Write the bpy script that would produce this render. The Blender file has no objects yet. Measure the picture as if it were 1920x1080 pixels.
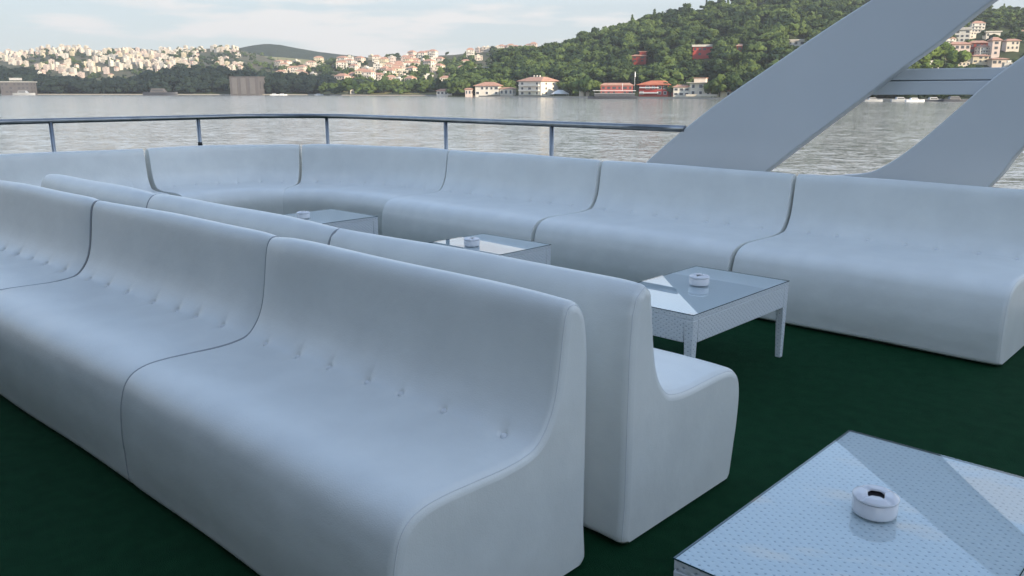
import bpy, bmesh, math, random
import numpy as np
from mathutils import Vector, Matrix

# ------------------------------------------------------------------ camera, sky, sun, exposure
SC = bpy.context.scene
COL = SC.collection
F = 1567.0; PITCH = math.atan((540 - 168) / F); EYE = 1.5
WATER_Z = -3.5
cd = bpy.data.cameras.new('camera'); cam = bpy.data.objects.new('camera', cd); COL.objects.link(cam)
cam.location = (0, 0, EYE); cam.rotation_euler = (math.pi / 2 - PITCH, 0, 0)
cd.sensor_width = 36; cd.lens = 36 * F / 1920; cd.clip_start = 0.05; cd.clip_end = 30000
SC.camera = cam

SUN_EL = math.radians(20); SUN_AZ = math.radians(134)      # compass style: clockwise from +Y (view direction)
world = bpy.data.worlds.new('World'); SC.world = world; world.use_nodes = True
nt = world.node_tree; nt.nodes.clear()
N = nt.nodes.new; L = nt.links.new
out = N('ShaderNodeOutputWorld'); bg = N('ShaderNodeBackground'); bg.inputs['Strength'].default_value = 0.15
sky = N('ShaderNodeTexSky'); sky.sky_type = 'NISHITA'; sky.sun_disc = False
sky.sun_elevation = SUN_EL; sky.sun_rotation = SUN_AZ; sky.air_density = 1.0; sky.dust_density = 0.6; sky.ozone_density = 2.2
tc = N('ShaderNodeTexCoord'); sep = N('ShaderNodeSeparateXYZ'); L(tc.outputs['Generated'], sep.inputs[0])
mp = N('ShaderNodeMapping'); mp.inputs['Scale'].default_value = (1.6, 1.6, 11.0); mp.inputs['Location'].default_value = (0.35, 0.2, 0.42)
L(tc.outputs['Generated'], mp.inputs['Vector'])
cn = N('ShaderNodeTexNoise'); cn.inputs['Scale'].default_value = 2.6; cn.inputs['Detail'].default_value = 8; cn.inputs['Roughness'].default_value = 0.55
L(mp.outputs[0], cn.inputs['Vector'])
cr = N('ShaderNodeMapRange'); cr.inputs['From Min'].default_value = 0.53; cr.inputs['From Max'].default_value = 0.61; cr.clamp = True
L(cn.outputs['Fac'], cr.inputs['Value'])
# a pale veil lies along the horizon, brighter broken cloud stands above it, the zenith is open blue
def zramp(pts):
    r = N('ShaderNodeValToRGB'); e = r.color_ramp.elements
    for k, (p, c) in enumerate(pts):
        q = e[k] if k < 2 else e.new(p)
        q.position = p; q.color = (*c, 1)
    L(sep.outputs['Z'], r.inputs['Fac']); return r
hz = zramp([(0.0, (.94,)*3), (.10, (.90,)*3), (.20, (.86,)*3), (.36, (.42,)*3), (.60, (.0,)*3)])
vc = zramp([(0.0, (.215, .230, .238)), (.09, (.198, .216, .230)), (.19, (.40, .41, .415)), (.34, (.40, .50, .62)), (.70, (.25, .32, .45))])
vs = N('ShaderNodeVectorMath'); vs.operation = 'SCALE'; vs.inputs['Scale'].default_value = 10.0; L(vc.outputs[0], vs.inputs[0])
veil = N('ShaderNodeMix'); veil.data_type = 'RGBA'; L(hz.outputs[0], veil.inputs['Factor']); tint = N('ShaderNodeVectorMath'); tint.operation = 'MULTIPLY'; L(sky.outputs[0], tint.inputs[0]); tint.inputs[1].default_value = (1.18, 1.18, 1.14); L(tint.outputs[0], veil.inputs['A'])
L(vs.outputs[0], veil.inputs['B'])
cm = N('ShaderNodeMath'); cm.operation = 'MULTIPLY'; L(cr.outputs[0], cm.inputs[0]); cm.inputs[1].default_value = 0.85
cl = N('ShaderNodeMix'); cl.data_type = 'RGBA'; L(cm.outputs[0], cl.inputs['Factor']); L(veil.outputs['Result'], cl.inputs['A'])
cl.inputs['B'].default_value = (3.2, 3.08, 2.98, 1)
L(cl.outputs['Result'], bg.inputs['Color']); L(bg.outputs[0], out.inputs['Surface'])

sd = bpy.data.lights.new('sun', 'SUN'); sd.energy = 3.7; sd.angle = math.radians(0.5); sd.color = (1.0, 0.84, 0.62)
sun = bpy.data.objects.new('sun', sd); COL.objects.link(sun)
tosun = Vector((math.sin(SUN_AZ) * math.cos(SUN_EL), math.cos(SUN_AZ) * math.cos(SUN_EL), math.sin(SUN_EL)))
sun.rotation_euler = tosun.to_track_quat('Z', 'Y').to_euler(); sun.location = (20, -20, 40)
SC.view_settings.view_transform = 'Standard'; SC.view_settings.look = 'None'; SC.view_settings.gamma = 1
SC.view_settings.exposure = 1.04; SC.view_settings.use_curve_mapping = False

rng = np.random.default_rng(7); random.seed(7)
# ------------------------------------------------------------------ helpers
YAW = math.radians(-43.2)                      # the deck's own axes, turned against the view direction
CA, SA = math.cos(YAW), math.sin(YAW)
def D(x, y, z=0.0):                            # deck coordinates -> world
    return (x * CA - y * SA, x * SA + y * CA, z)
def at(px, py, dist):                          # photo pixel at forward distance -> world point
    u = (px - 960) / F; v = (540 - py) / F
    r = (u, math.cos(PITCH) + v * math.sin(PITCH), -math.sin(PITCH) + v * math.cos(PITCH))
    k = dist / r[1]
    return Vector((k * r[0], dist, EYE + k * r[2]))

def tag(o, label=None, cat=None, group=None, kind=None):
    if label: o['label'] = label
    if cat: o['category'] = cat
    if group: o['group'] = group
    if kind: o['kind'] = kind
    return o
def empty(name, loc=(0, 0, 0), rz=0.0):
    o = bpy.data.objects.new(name, None); COL.objects.link(o); o.location = loc; o.rotation_euler = (0, 0, rz)
    o.empty_display_size = 0.1
    return o
def link(name, me, mats=None, parent=None):
    o = bpy.data.objects.new(name, me); COL.objects.link(o)
    if mats is not None:
        for m in (mats if isinstance(mats, (list, tuple)) else [mats]): me.materials.append(m)
    if parent: o.parent = parent
    return o
def mesh_np(name, V, Fq, mat_idx=None, smooth=False):
    """V (n,3); Fq (m,3) or (m,4) int"""
    V = np.asarray(V, np.float32); Fq = np.asarray(Fq, np.int32)
    me = bpy.data.meshes.new(name)
    k = Fq.shape[1]; m = len(Fq)
    me.vertices.add(len(V)); me.vertices.foreach_set('co', V.ravel())
    me.loops.add(m * k); me.loops.foreach_set('vertex_index', Fq.ravel())
    me.polygons.add(m); me.polygons.foreach_set('loop_start', np.arange(0, m * k, k, dtype=np.int32))
    me.polygons.foreach_set('loop_total', np.full(m, k, np.int32))
    if mat_idx is not None: me.polygons.foreach_set('material_index', np.asarray(mat_idx, np.int32))
    me.polygons.foreach_set('use_smooth', np.full(m, smooth, bool))
    me.update(calc_edges=True); me.validate()
    return me
class MB:
    """collects simple solids in one bmesh"""
    def __init__(s): s.bm = bmesh.new(); s.mi = 0
    def face(s, vs):
        f = s.bm.faces.new([s.bm.verts.new(v) for v in vs]); f.material_index = s.mi; return f
    def box(s, x0, x1, y0, y1, z0, z1, M=None):
        c = [(x0,y0,z0),(x1,y0,z0),(x1,y1,z0),(x0,y1,z0),(x0,y0,z1),(x1,y0,z1),(x1,y1,z1),(x0,y1,z1)]
        if M is not None: c = [M @ Vector(p) for p in c]
        v = [s.bm.verts.new(p) for p in c]
        for q in ((3,2,1,0),(4,5,6,7),(0,1,5,4),(1,2,6,5),(2,3,7,6),(3,0,4,7)):
            s.bm.faces.new([v[i] for i in q]).material_index = s.mi
        return s
    def frustum(s, a, b, z0, z1):          # a, b = (x0,x1,y0,y1)
        c = [(a[0],a[2],z0),(a[1],a[2],z0),(a[1],a[3],z0),(a[0],a[3],z0),(b[0],b[2],z1),(b[1],b[2],z1),(b[1],b[3],z1),(b[0],b[3],z1)]
        v = [s.bm.verts.new(p) for p in c]
        for q in ((3,2,1,0),(4,5,6,7),(0,1,5,4),(1,2,6,5),(2,3,7,6),(3,0,4,7)):
            s.bm.faces.new([v[i] for i in q]).material_index = s.mi
        return s
    def prism(s, poly, ext):               # polygon (3d points) extruded by a vector
        ext = Vector(ext); a = [s.bm.verts.new(p) for p in poly]; b = [s.bm.verts.new(Vector(p) + ext) for p in poly]
        n = len(poly)
        s.bm.faces.new(a).material_index = s.mi; s.bm.faces.new(b[::-1]).material_index = s.mi
        for i in range(n):
            s.bm.faces.new([a[(i+1) % n], a[i], b[i], b[(i+1) % n]]).material_index = s.mi
        return s
    def tube(s, pts, r, seg=12, closed=False, cap=True):
        pts = [Vector(p) for p in pts]; n = len(pts); rings = []
        up = None
        for i in range(n):
            if closed: t = (pts[(i+1) % n] - pts[i-1]).normalized()
            else: t = (pts[min(i+1, n-1)] - pts[max(i-1, 0)]).normalized()
            if up is None: up = Vector((0,0,1)) if abs(t.z) < .9 else Vector((1,0,0))
            a = (up - t * up.dot(t)).normalized(); up = a; b = t.cross(a)
            rr = r[i] if isinstance(r, (list, tuple)) else r
            rings.append([s.bm.verts.new(pts[i] + (a * math.cos(2*math.pi*k/seg) + b * math.sin(2*math.pi*k/seg)) * rr) for k in range(seg)])
        for i in range(n if closed else n - 1):
            A, B = rings[i], rings[(i+1) % n]
            for k in range(seg):
                f = s.bm.faces.new([A[k], A[(k+1) % seg], B[(k+1) % seg], B[k]]); f.smooth = True; f.material_index = s.mi
        if cap and not closed:
            s.bm.faces.new(rings[0][::-1]); s.bm.faces.new(rings[-1])
        return s
    def lathe(s, prof, seg=40, loc=(0,0,0), sharp=()):
        rings = [[s.bm.verts.new((loc[0] + r * math.cos(2*math.pi*k/seg), loc[1] + r * math.sin(2*math.pi*k/seg), loc[2] + z)) for k in range(seg)] for r, z in prof]
        for A, B in zip(rings, rings[1:]):
            for k in range(seg):
                f = s.bm.faces.new([A[k], A[(k+1) % seg], B[(k+1) % seg], B[k]]); f.smooth = True; f.material_index = s.mi
        return s
    def bevel(s, w, seg=2, angle=0.5):
        s.bm.normal_update()
        ed = [e for e in s.bm.edges if len(e.link_faces) == 2 and e.calc_face_angle(0) > angle]
        bmesh.ops.bevel(s.bm, geom=ed, offset=w, segments=seg, affect='EDGES', profile=0.5, clamp_overlap=True)
        return s
    def mesh(s, name, smooth=None):
        bmesh.ops.recalc_face_normals(s.bm, faces=s.bm.faces)
        me = bpy.data.meshes.new(name); s.bm.to_mesh(me); s.bm.free()
        if smooth is not None:
            for p in me.polygons: p.use_smooth = smooth
        return me
    def build(s, name, mats, parent=None, smooth=None): return link(name, s.mesh(name, smooth), mats, parent)

# ------------------------------------------------------------------ materials
def mat(name, col=(.8,.8,.8), rough=.5, metal=0.0, spec=.5):
    m = bpy.data.materials.new(name); m.use_nodes = True
    b = m.node_tree.nodes['Principled BSDF']
    b.inputs['Base Color'].default_value = (*col, 1); b.inputs['Roughness'].default_value = rough
    b.inputs['Metallic'].default_value = metal; b.inputs['Specular IOR Level'].default_value = spec
    return m
def nodes(m): return m.node_tree.nodes, m.node_tree.links, m.node_tree.nodes['Principled BSDF']
def vary(m, scale, c0, c1, detail=4, coord='Object', bump=0.0, bscale=None, bdist=0.01, lo=.3, hi=.7):
    nd, lk, b = nodes(m)
    t = nd.new('ShaderNodeTexCoord'); n = nd.new('ShaderNodeTexNoise'); n.inputs['Scale'].default_value = scale; n.inputs['Detail'].default_value = detail
    lk.new(t.outputs[coord], n.inputs['Vector'])
    r = nd.new('ShaderNodeValToRGB'); r.color_ramp.elements[0].position = lo; r.color_ramp.elements[1].position = hi
    r.color_ramp.elements[0].color = (*c0, 1); r.color_ramp.elements[1].color = (*c1, 1)
    lk.new(n.outputs['Fac'], r.inputs['Fac']); lk.new(r.outputs[0], b.inputs['Base Color'])
    if bump:
        n2 = nd.new('ShaderNodeTexNoise'); n2.inputs['Scale'].default_value = bscale or scale * 4; n2.inputs['Detail'].default_value = 5
        lk.new(t.outputs[coord], n2.inputs['Vector'])
        bp = nd.new('ShaderNodeBump'); bp.inputs['Strength'].default_value = bump; bp.inputs['Distance'].default_value = bdist
        lk.new(n2.outputs['Fac'], bp.inputs['Height']); lk.new(bp.outputs[0], b.inputs['Normal'])
    return m

M = {}
# white faux leather: soft sheen, faint grain and slow unevenness of the padding
m = mat('white_faux_leather', (.74, .75, .74), .36, 0, .5); M['leather'] = m
nd, lk, b = nodes(m)
t = nd.new('ShaderNodeTexCoord')
g = nd.new('ShaderNodeTexNoise'); g.inputs['Scale'].default_value = 240; g.inputs['Detail'].default_value = 2; lk.new(t.outputs['Object'], g.inputs['Vector'])
s1 = nd.new('ShaderNodeTexNoise'); s1.inputs['Scale'].default_value = 3.2; s1.inputs['Detail'].default_value = 4.5; lk.new(t.outputs['Object'], s1.inputs['Vector'])
b1 = nd.new('ShaderNodeBump'); b1.inputs['Strength'].default_value = .30; b1.inputs['Distance'].default_value = .002; lk.new(g.outputs['Fac'], b1.inputs['Height'])
b2 = nd.new('ShaderNodeBump'); b2.inputs['Strength'].default_value = .5; b2.inputs['Distance'].default_value = .02; lk.new(s1.outputs['Fac'], b2.inputs['Height'])
lk.new(b1.outputs[0], b2.inputs['Normal']); lk.new(b2.outputs[0], b.inputs['Normal'])
s2 = nd.new('ShaderNodeTexNoise'); s2.inputs['Scale'].default_value = 5; s2.inputs['Detail'].default_value = 6; lk.new(t.outputs['Object'], s2.inputs['Vector'])
mr = nd.new('ShaderNodeMapRange'); mr.inputs['To Min'].default_value = .27; mr.inputs['To Max'].default_value = .40; lk.new(s2.outputs['Fac'], mr.inputs['Value']); lk.new(mr.outputs[0], b.inputs['Roughness'])
cr2 = nd.new('ShaderNodeValToRGB'); cr2.color_ramp.elements[0].color = (.76, .77, .735, 1); cr2.color_ramp.elements[1].color = (.815, .825, .785, 1)
cr2.color_ramp.elements[0].position = .35; cr2.color_ramp.elements[1].position = .65
lk.new(s2.outputs['Fac'], cr2.inputs['Fac']); lk.new(cr2.outputs[0], b.inputs['Base Color'])
M['piping_or_joint_shade'] = mat('piping_vinyl', (.70, .71, .70), .4)
M['joint_shade'] = mat('joint_shade_grey', (.36, .375, .385), .5)
M['button'] = mat('covered_button', (.76, .77, .77), .3)
M['carpet'] = vary(mat('green_carpet', (.01, .045, .028), .95, 0, .1), 14, (.0066, .048, .0185), (.0105, .066, .0255), 15, bump=1.0, lo=.25, hi=.75, bscale=330, bdist=.01)
M['steel'] = vary(mat('stainless_steel', (.5, .52, .56), .28, 1.0), 9, (.24, .25, .26), (.32, .33, .34), 3)
M['darkcap'] = mat('black_rubber', (.02, .02, .022), .6)
M['arch'] = vary(mat('grey_white_paint', (.6, .62, .64), .38, 0, .5), 1.1, (.66, .67, .67), (.71, .715, .71), 5, bump=.12, bscale=2.2, bdist=.02)
M['archseam'] = mat('panel_gap', (.26, .28, .30), .6)
M['white_paint'] = vary(mat('white_boat_paint', (.7, .72, .72), .35), 1.5, (.66, .68, .69), (.74, .75, .75))
M['dark_blocker'] = mat('dark_blocker_paint', (.06, .063, .066), .35)
M['ceramic'] = mat('white_ceramic', (.78, .77, .78), .12, 0, .6)
M['ash'] = mat('dark_ashtray_inside', (.012, .010, .012), .7)
M['darkglass'] = mat('dark_window_glass', (.02, .025, .03), .08)

# woven synthetic rattan, mapped in metres through the mesh's UVs
def rattan(name, pitch):
    m = mat(name, (.74, .77, .8), .42)
    nd, lk, b = nodes(m)
    def math_(op, a, c=None, clamp=False):
        n = nd.new('ShaderNodeMath'); n.operation = op; n.use_clamp = clamp
        for i, v in enumerate((a, c)):
            if v is None: continue
            if isinstance(v, (int, float)): n.inputs[i].default_value = v
            else: lk.new(v, n.inputs[i])
        return n.outputs[0]
    uv = nd.new('ShaderNodeUVMap'); uv.uv_map = 'UVMap'; sp = nd.new('ShaderNodeSeparateXYZ')
    wn = nd.new('ShaderNodeTexNoise'); wn.inputs['Scale'].default_value = 38; wn.inputs['Detail'].default_value = 3; lk.new(uv.outputs[0], wn.inputs['Vector'])
    wv = nd.new('ShaderNodeVectorMath'); wv.operation = 'MULTIPLY_ADD'; lk.new(wn.outputs['Color'], wv.inputs[0]); wv.inputs[1].default_value = (.014, .014, 0); lk.new(uv.outputs[0], wv.inputs[2]); lk.new(wv.outputs[0], sp.inputs[0])
    u = math_('MULTIPLY', sp.outputs[0], 1 / (pitch * 2.1)); v = math_('MULTIPLY', sp.outputs[1], 1 / (pitch * 1.5))
    a1 = math_('ABSOLUTE', math_('SINE', math_('MULTIPLY', math_('ADD', u, v), math.pi)))
    a2 = math_('ABSOLUTE', math_('SINE', math_('MULTIPLY', math_('SUBTRACT', u, v), math.pi)))
    h = math_('ADD', math_('MAXIMUM', a1, a2), math_('MULTIPLY', math_('SUBTRACT', wn.outputs['Fac'], .5), .55))
    bp = nd.new('ShaderNodeBump'); bp.inputs['Strength'].default_value = .32; bp.inputs['Distance'].default_value = pitch * .45
    lk.new(h, bp.inputs['Height']); lk.new(bp.outputs[0], b.inputs['Normal'])
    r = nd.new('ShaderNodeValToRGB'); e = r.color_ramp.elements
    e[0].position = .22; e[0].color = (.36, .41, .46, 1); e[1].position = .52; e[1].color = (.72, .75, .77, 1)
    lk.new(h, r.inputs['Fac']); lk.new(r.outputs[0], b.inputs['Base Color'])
    return m
M['rattan'] = rattan('white_woven_rattan', .0150)
# clear table glass (thin pane): reflects by Fresnel, lets the weave show through
m = bpy.data.materials.new('table_glass'); m.use_nodes = True; M['glass'] = m
nd, lk = m.node_tree.nodes, m.node_tree.links; nd.clear()
o_ = nd.new('ShaderNodeOutputMaterial'); mx = nd.new('ShaderNodeMixShader'); fr = nd.new('ShaderNodeFresnel'); fr.inputs['IOR'].default_value = 1.52
tr = nd.new('ShaderNodeBsdfTransparent'); tr.inputs[0].default_value = (.93, .985, .985, 1); gl = nd.new('ShaderNodeBsdfGlossy'); gl.inputs['Roughness'].default_value = .012
ge = nd.new('ShaderNodeNewGeometry'); ir = nd.new('ShaderNodeMapRange'); lk.new(ge.outputs['Backfacing'], ir.inputs['Value']); ir.inputs['To Min'].default_value = 1.52; ir.inputs['To Max'].default_value = 1 / 1.52; lk.new(ir.outputs[0], fr.inputs['IOR'])
ma = nd.new('ShaderNodeMath'); ma.operation = 'ADD'; lk.new(fr.outputs[0], ma.inputs[0]); ma.inputs[1].default_value = 1.0
md = nd.new('ShaderNodeMath'); md.operation = 'DIVIDE'; lk.new(fr.outputs[0], md.inputs[0]); lk.new(ma.outputs[0], md.inputs[1])
m2 = nd.new('ShaderNodeMath'); m2.operation = 'MULTIPLY'; lk.new(md.outputs[0], m2.inputs[0]); m2.inputs[1].default_value = 2.0; lk.new(m2.outputs[0], mx.inputs[0]); lk.new(tr.outputs[0], mx.inputs[1]); lk.new(gl.outputs[0], mx.inputs[2]); lk.new(mx.outputs[0], o_.inputs[0])
M['glass_edge'] = mat('glass_edge', (.012, .05, .055), .1)

# far things
def walls(name, c): return vary(mat(name, c, .8, 0, .2), .35, tuple(k * .86 for k in c), c, 3)
M['cream'] = walls('cream_render', (.70, .63, .53)); M['white_wall'] = walls('white_render', (.74, .69, .61)); M['pink'] = walls('pink_render', (.66, .54, .48))
M['yellow'] = walls('yellow_render', (.68, .60, .44)); M['greywall'] = walls('grey_render', (.46, .45, .43)); M['peach'] = walls('peach_render', (.68, .58, .49))
M['red'] = walls('red_timber', (.46, .070, .060)); M['dullred'] = walls('faded_red_timber', (.36, .105, .095)); M['darkred'] = walls('dark_red_timber', (.30, .055, .045)); M['stone'] = walls('grey_stone', (.12, .112, .115))
M['bay'] = walls('pale_stone', (.16, .152, .152))
M['tile'] = vary(mat('terracotta_tiles', (.46, .20, .12), .8), .6, (.38, .20, .14), (.52, .30, .22), 5)
M['redtile'] = vary(mat('orange_red_tiles', (.55, .16, .08), .8), .6, (.45, .12, .06), (.60, .20, .10), 5)
M['flatroof'] = walls('pale_flat_roof', (.60, .56, .50))
M['window'] = mat('far_window', (.07, .075, .085), .25)
M['brownwood'] = walls('brown_timber', (.16, .10, .07))
M['boat_grey'] = mat('weathered_grey_boat', (.34, .35, .36), .4); M['hull_dark'] = mat('dark_hull', (.05, .055, .07), .4); M['boat_white'] = mat('boat_white', (.74, .75, .76), .4)
M['quay'] = walls('quay_concrete', (.36, .34, .30))
M['trunk'] = vary(mat('tree_bark', (.07, .05, .035), .9), 2, (.05, .035, .025), (.09, .07, .05))
M['hill'] = vary(mat('hill_ground', (.05, .07, .03), .95, 0, .1), .03, (.022, .034, .014), (.055, .070, .030), 6)
M['farhill'] = vary(mat('far_wooded_hill', (.04, .05, .03), .95, 0, .1), .02, (.024, .036, .020), (.040, .055, .030), 8, bump=1.0, bscale=.06, bdist=8)
M['town_ground'] = vary(mat('town_ground', (.10, .10, .07), .95, 0, .1), .02, (.05, .065, .035), (.15, .13, .09), 6)
M['meadow'] = vary(mat('dry_meadow', (.26, .24, .11), .95, 0, .1), .03, (.17, .18, .08), (.30, .27, .14), 5)

M['lawn'] = vary(mat('shore_lawn', (.10, .14, .04), .9, 0, .1), .12, (.07, .11, .03), (.15, .18, .06), 5)
def foliage(name, dark, light, objrand=False):
    m = mat(name, light, .8, 0, .15)
    nd, lk, b = nodes(m)
    if objrand:
        oi = nd.new('ShaderNodeObjectInfo'); tone = oi.outputs['Random']
    else:
        a = nd.new('ShaderNodeAttribute'); a.attribute_name = 'tone'; tone = a.outputs['Fac']
    t = nd.new('ShaderNodeTexCoord'); n = nd.new('ShaderNodeTexNoise'); n.inputs['Scale'].default_value = .55; n.inputs['Detail'].default_value = 5
    lk.new(t.outputs['Object'], n.inputs['Vector'])
    ad = nd.new('ShaderNodeMath'); ad.operation = 'MULTIPLY_ADD'; lk.new(n.outputs['Fac'], ad.inputs[0]); ad.inputs[1].default_value = .9; ad.inputs[2].default_value = -.45
    ad2 = nd.new('ShaderNodeMath'); ad2.operation = 'ADD'; lk.new(tone, ad2.inputs[0]); lk.new(ad.outputs[0], ad2.inputs[1]); ad2.use_clamp = True
    r = nd.new('ShaderNodeValToRGB'); r.color_ramp.elements[0].color = (*dark, 1); r.color_ramp.elements[1].color = (*light, 1)
    lk.new(ad2.outputs[0], r.inputs['Fac']); lk.new(r.outputs[0], b.inputs['Base Color'])
    return m
M['forest'] = foliage('mixed_forest_leaves', (.015, .032, .014), (.105, .150, .042))
M['shore_leaf'] = foliage('shore_tree_leaves', (.022, .045, .016), (.10, .14, .036), True)
M['shaded_leaf'] = foliage('cloud_shaded_leaves', (.008, .017, .015), (.026, .042, .027))  # cloud shade put into the leaf colour of the left shore woods
M['bright_leaf'] = foliage('bright_green_leaves', (.055, .095, .018), (.12, .17, .035), True)

# ------------------------------------------------------------------ water
wm = mat('strait_water', (.24, .242, .228), .12, 0, .5); M['water'] = wm
nd, lk, b = nodes(wm)
b.inputs['IOR'].default_value = 1.333
t = nd.new('ShaderNodeTexCoord')
def slopes(scale, stretch, rot, detail, amp):
    mpn = nd.new('ShaderNodeMapping'); mpn.inputs['Scale'].default_value = (scale, scale * stretch, scale); mpn.inputs['Rotation'].default_value = (0, 0, rot)
    lk.new(t.outputs['Object'], mpn.inputs['Vector'])
    n = nd.new('ShaderNodeTexNoise'); n.inputs['Scale'].default_value = 1; n.inputs['Detail'].default_value = detail; n.inputs['Roughness'].default_value = .6
    lk.new(mpn.outputs[0], n.inputs['Vector'])
    a = nd.new('ShaderNodeVectorMath'); a.operation = 'SUBTRACT'; lk.new(n.outputs['Color'], a.inputs[0]); a.inputs[1].default_value = (.5, .5, .5)
    c = nd.new('ShaderNodeVectorMath'); c.operation = 'MULTIPLY'; lk.new(a.outputs[0], c.inputs[0]); c.inputs[1].default_value = (amp, amp, 0); return c.outputs[0]
def vadd(a, c):
    n = nd.new('ShaderNodeVectorMath'); n.operation = 'ADD'
    for i, q in enumerate((a, c)):
        if isinstance(q, tuple): n.inputs[i].default_value = q
        else: lk.new(q, n.inputs[i])
    return n.outputs[0]
sl = vadd(vadd(vadd(slopes(.13, 2.0, .2, 3, .15), slopes(.8, 2.6, -.12, 3, .50)), slopes(4.5, 2.0, .3, 3, .55)), (0, 0, 1.0))
nn_ = nd.new('ShaderNodeVectorMath'); nn_.operation = 'NORMALIZE'; lk.new(sl, nn_.inputs[0]); lk.new(nn_.outputs[0], b.inputs['Normal'])
wmb = MB(); S = 9000
wmb.face([(-S, -S, 0), (S, -S, 0), (S, S, 0), (-S, S, 0)])
wo = wmb.build('water', wm); wo.location = (0, 0, WATER_Z); tag(wo, 'grey rippled water of the strait beyond the railing', 'water', kind='structure')

# ------------------------------------------------------------------ the boat: deck, hull, unseen blocks added to shade it
def deckobj(name, mb, mats, parent=None, smooth=None):
    o = mb.build(name, mats, parent, smooth)
    if parent is None: o.rotation_euler = (0, 0, YAW)
    return o
mb = MB(); mb.box(-10.3, 13, -5.2, 6.75, -.16, -.006); o = deckobj('deck', mb, M['white_paint']); tag(o, 'white painted boat deck under the green carpet', 'deck', kind='structure')
mb = MB(); mb.box(-10.2, 12.9, -5.1, 6.68, -.004, 0.0); o = deckobj('carpet', mb, M['carpet']); tag(o, 'dark green carpet covering the whole boat deck', 'carpet')
mb = MB(); mb.prism([(-10.3, -5.2, -.162), (13, -5.2, -.162), (13, 6.75, -.162), (-10.3, 6.75, -.162)], (0, 0, -4)); o = deckobj('hull', mb, M['white_paint']); tag(o, 'white hull of the boat below its deck', 'hull', kind='structure')
# unseen block added behind the viewer to keep the low sun off the deck
mb = MB(); mb.box(24, 34, -13, 15, WATER_Z - .5, 14.6); mb.box(23.6, 34.4, -13.4, 15.4, 14.602, 15.4); mb.box(23.0, 36, -16, 18, WATER_Z - 1, WATER_Z + 1.2); o = deckobj('sun_blocker', mb, M['greywall']); tag(o, kind='structure')
# unseen dark wall added on the near side to darken the sofa fronts
mb = MB(); mb.box(-10.2, 1.6, -5.15, -3.2, .002, 7.6); o = deckobj('dark_blocker', mb, M['dark_blocker']); tag(o, kind='structure')

# ------------------------------------------------------------------ sofas
PROF = [(.012,.0),(.004,.005),(.0,.014),(.0,.03),(.0,.06),(.0,.12),(.0,.22),(.0,.35),(.0,.52),(.002,.70),(.012,.80),(.030,.85),(.058,.880),(.09,.890),(.118,.880),(.138,.848),(.150,.79),(.164,.69),(.178,.615),
        (.203,.55),(.243,.503),(.30,.478),(.38,.470),(.50,.472),(.60,.473),(.675,.466),(.732,.442),(.768,.395),(.782,.325),(.776,.21),(.763,.13),(.750,.075),(.741,.04),(.736,.018),(.732,.006),(.724,.0)]
def resample(prof, n):
    P = np.array(prof, float); pts = []
    for i in range(len(P) - 1):                      # Catmull-Rom, corner points kept by short spans
        p0, p1, p2, p3 = P[max(i-1,0)], P[i], P[i+1], P[min(i+2, len(P)-1)]
        for k in range(12):
            u = k / 12; pts.append(.5 * ((2*p1) + (-p0+p2)*u + (2*p0-5*p1+4*p2-p3)*u*u + (-p0+3*p1-3*p2+p3)*u**3))
    pts.append(P[-1]); pts = np.array(pts)
    s = np.concatenate([[0], np.cumsum(np.hypot(*np.diff(pts, axis=0).T))]); sc_ = s[int(np.argmin(np.hypot(pts[:,0] - .262, pts[:,1] - .492)))]
    q = np.sort(np.concatenate([np.linspace(0, s[-1], n - 26), np.linspace(sc_ - .05, sc_ + .05, 26)]))
    return np.stack([np.interp(q, s, pts[:,0]), np.interp(q, s, pts[:,1])], 1)
NP = 160
CREASE_Z = .487
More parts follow.
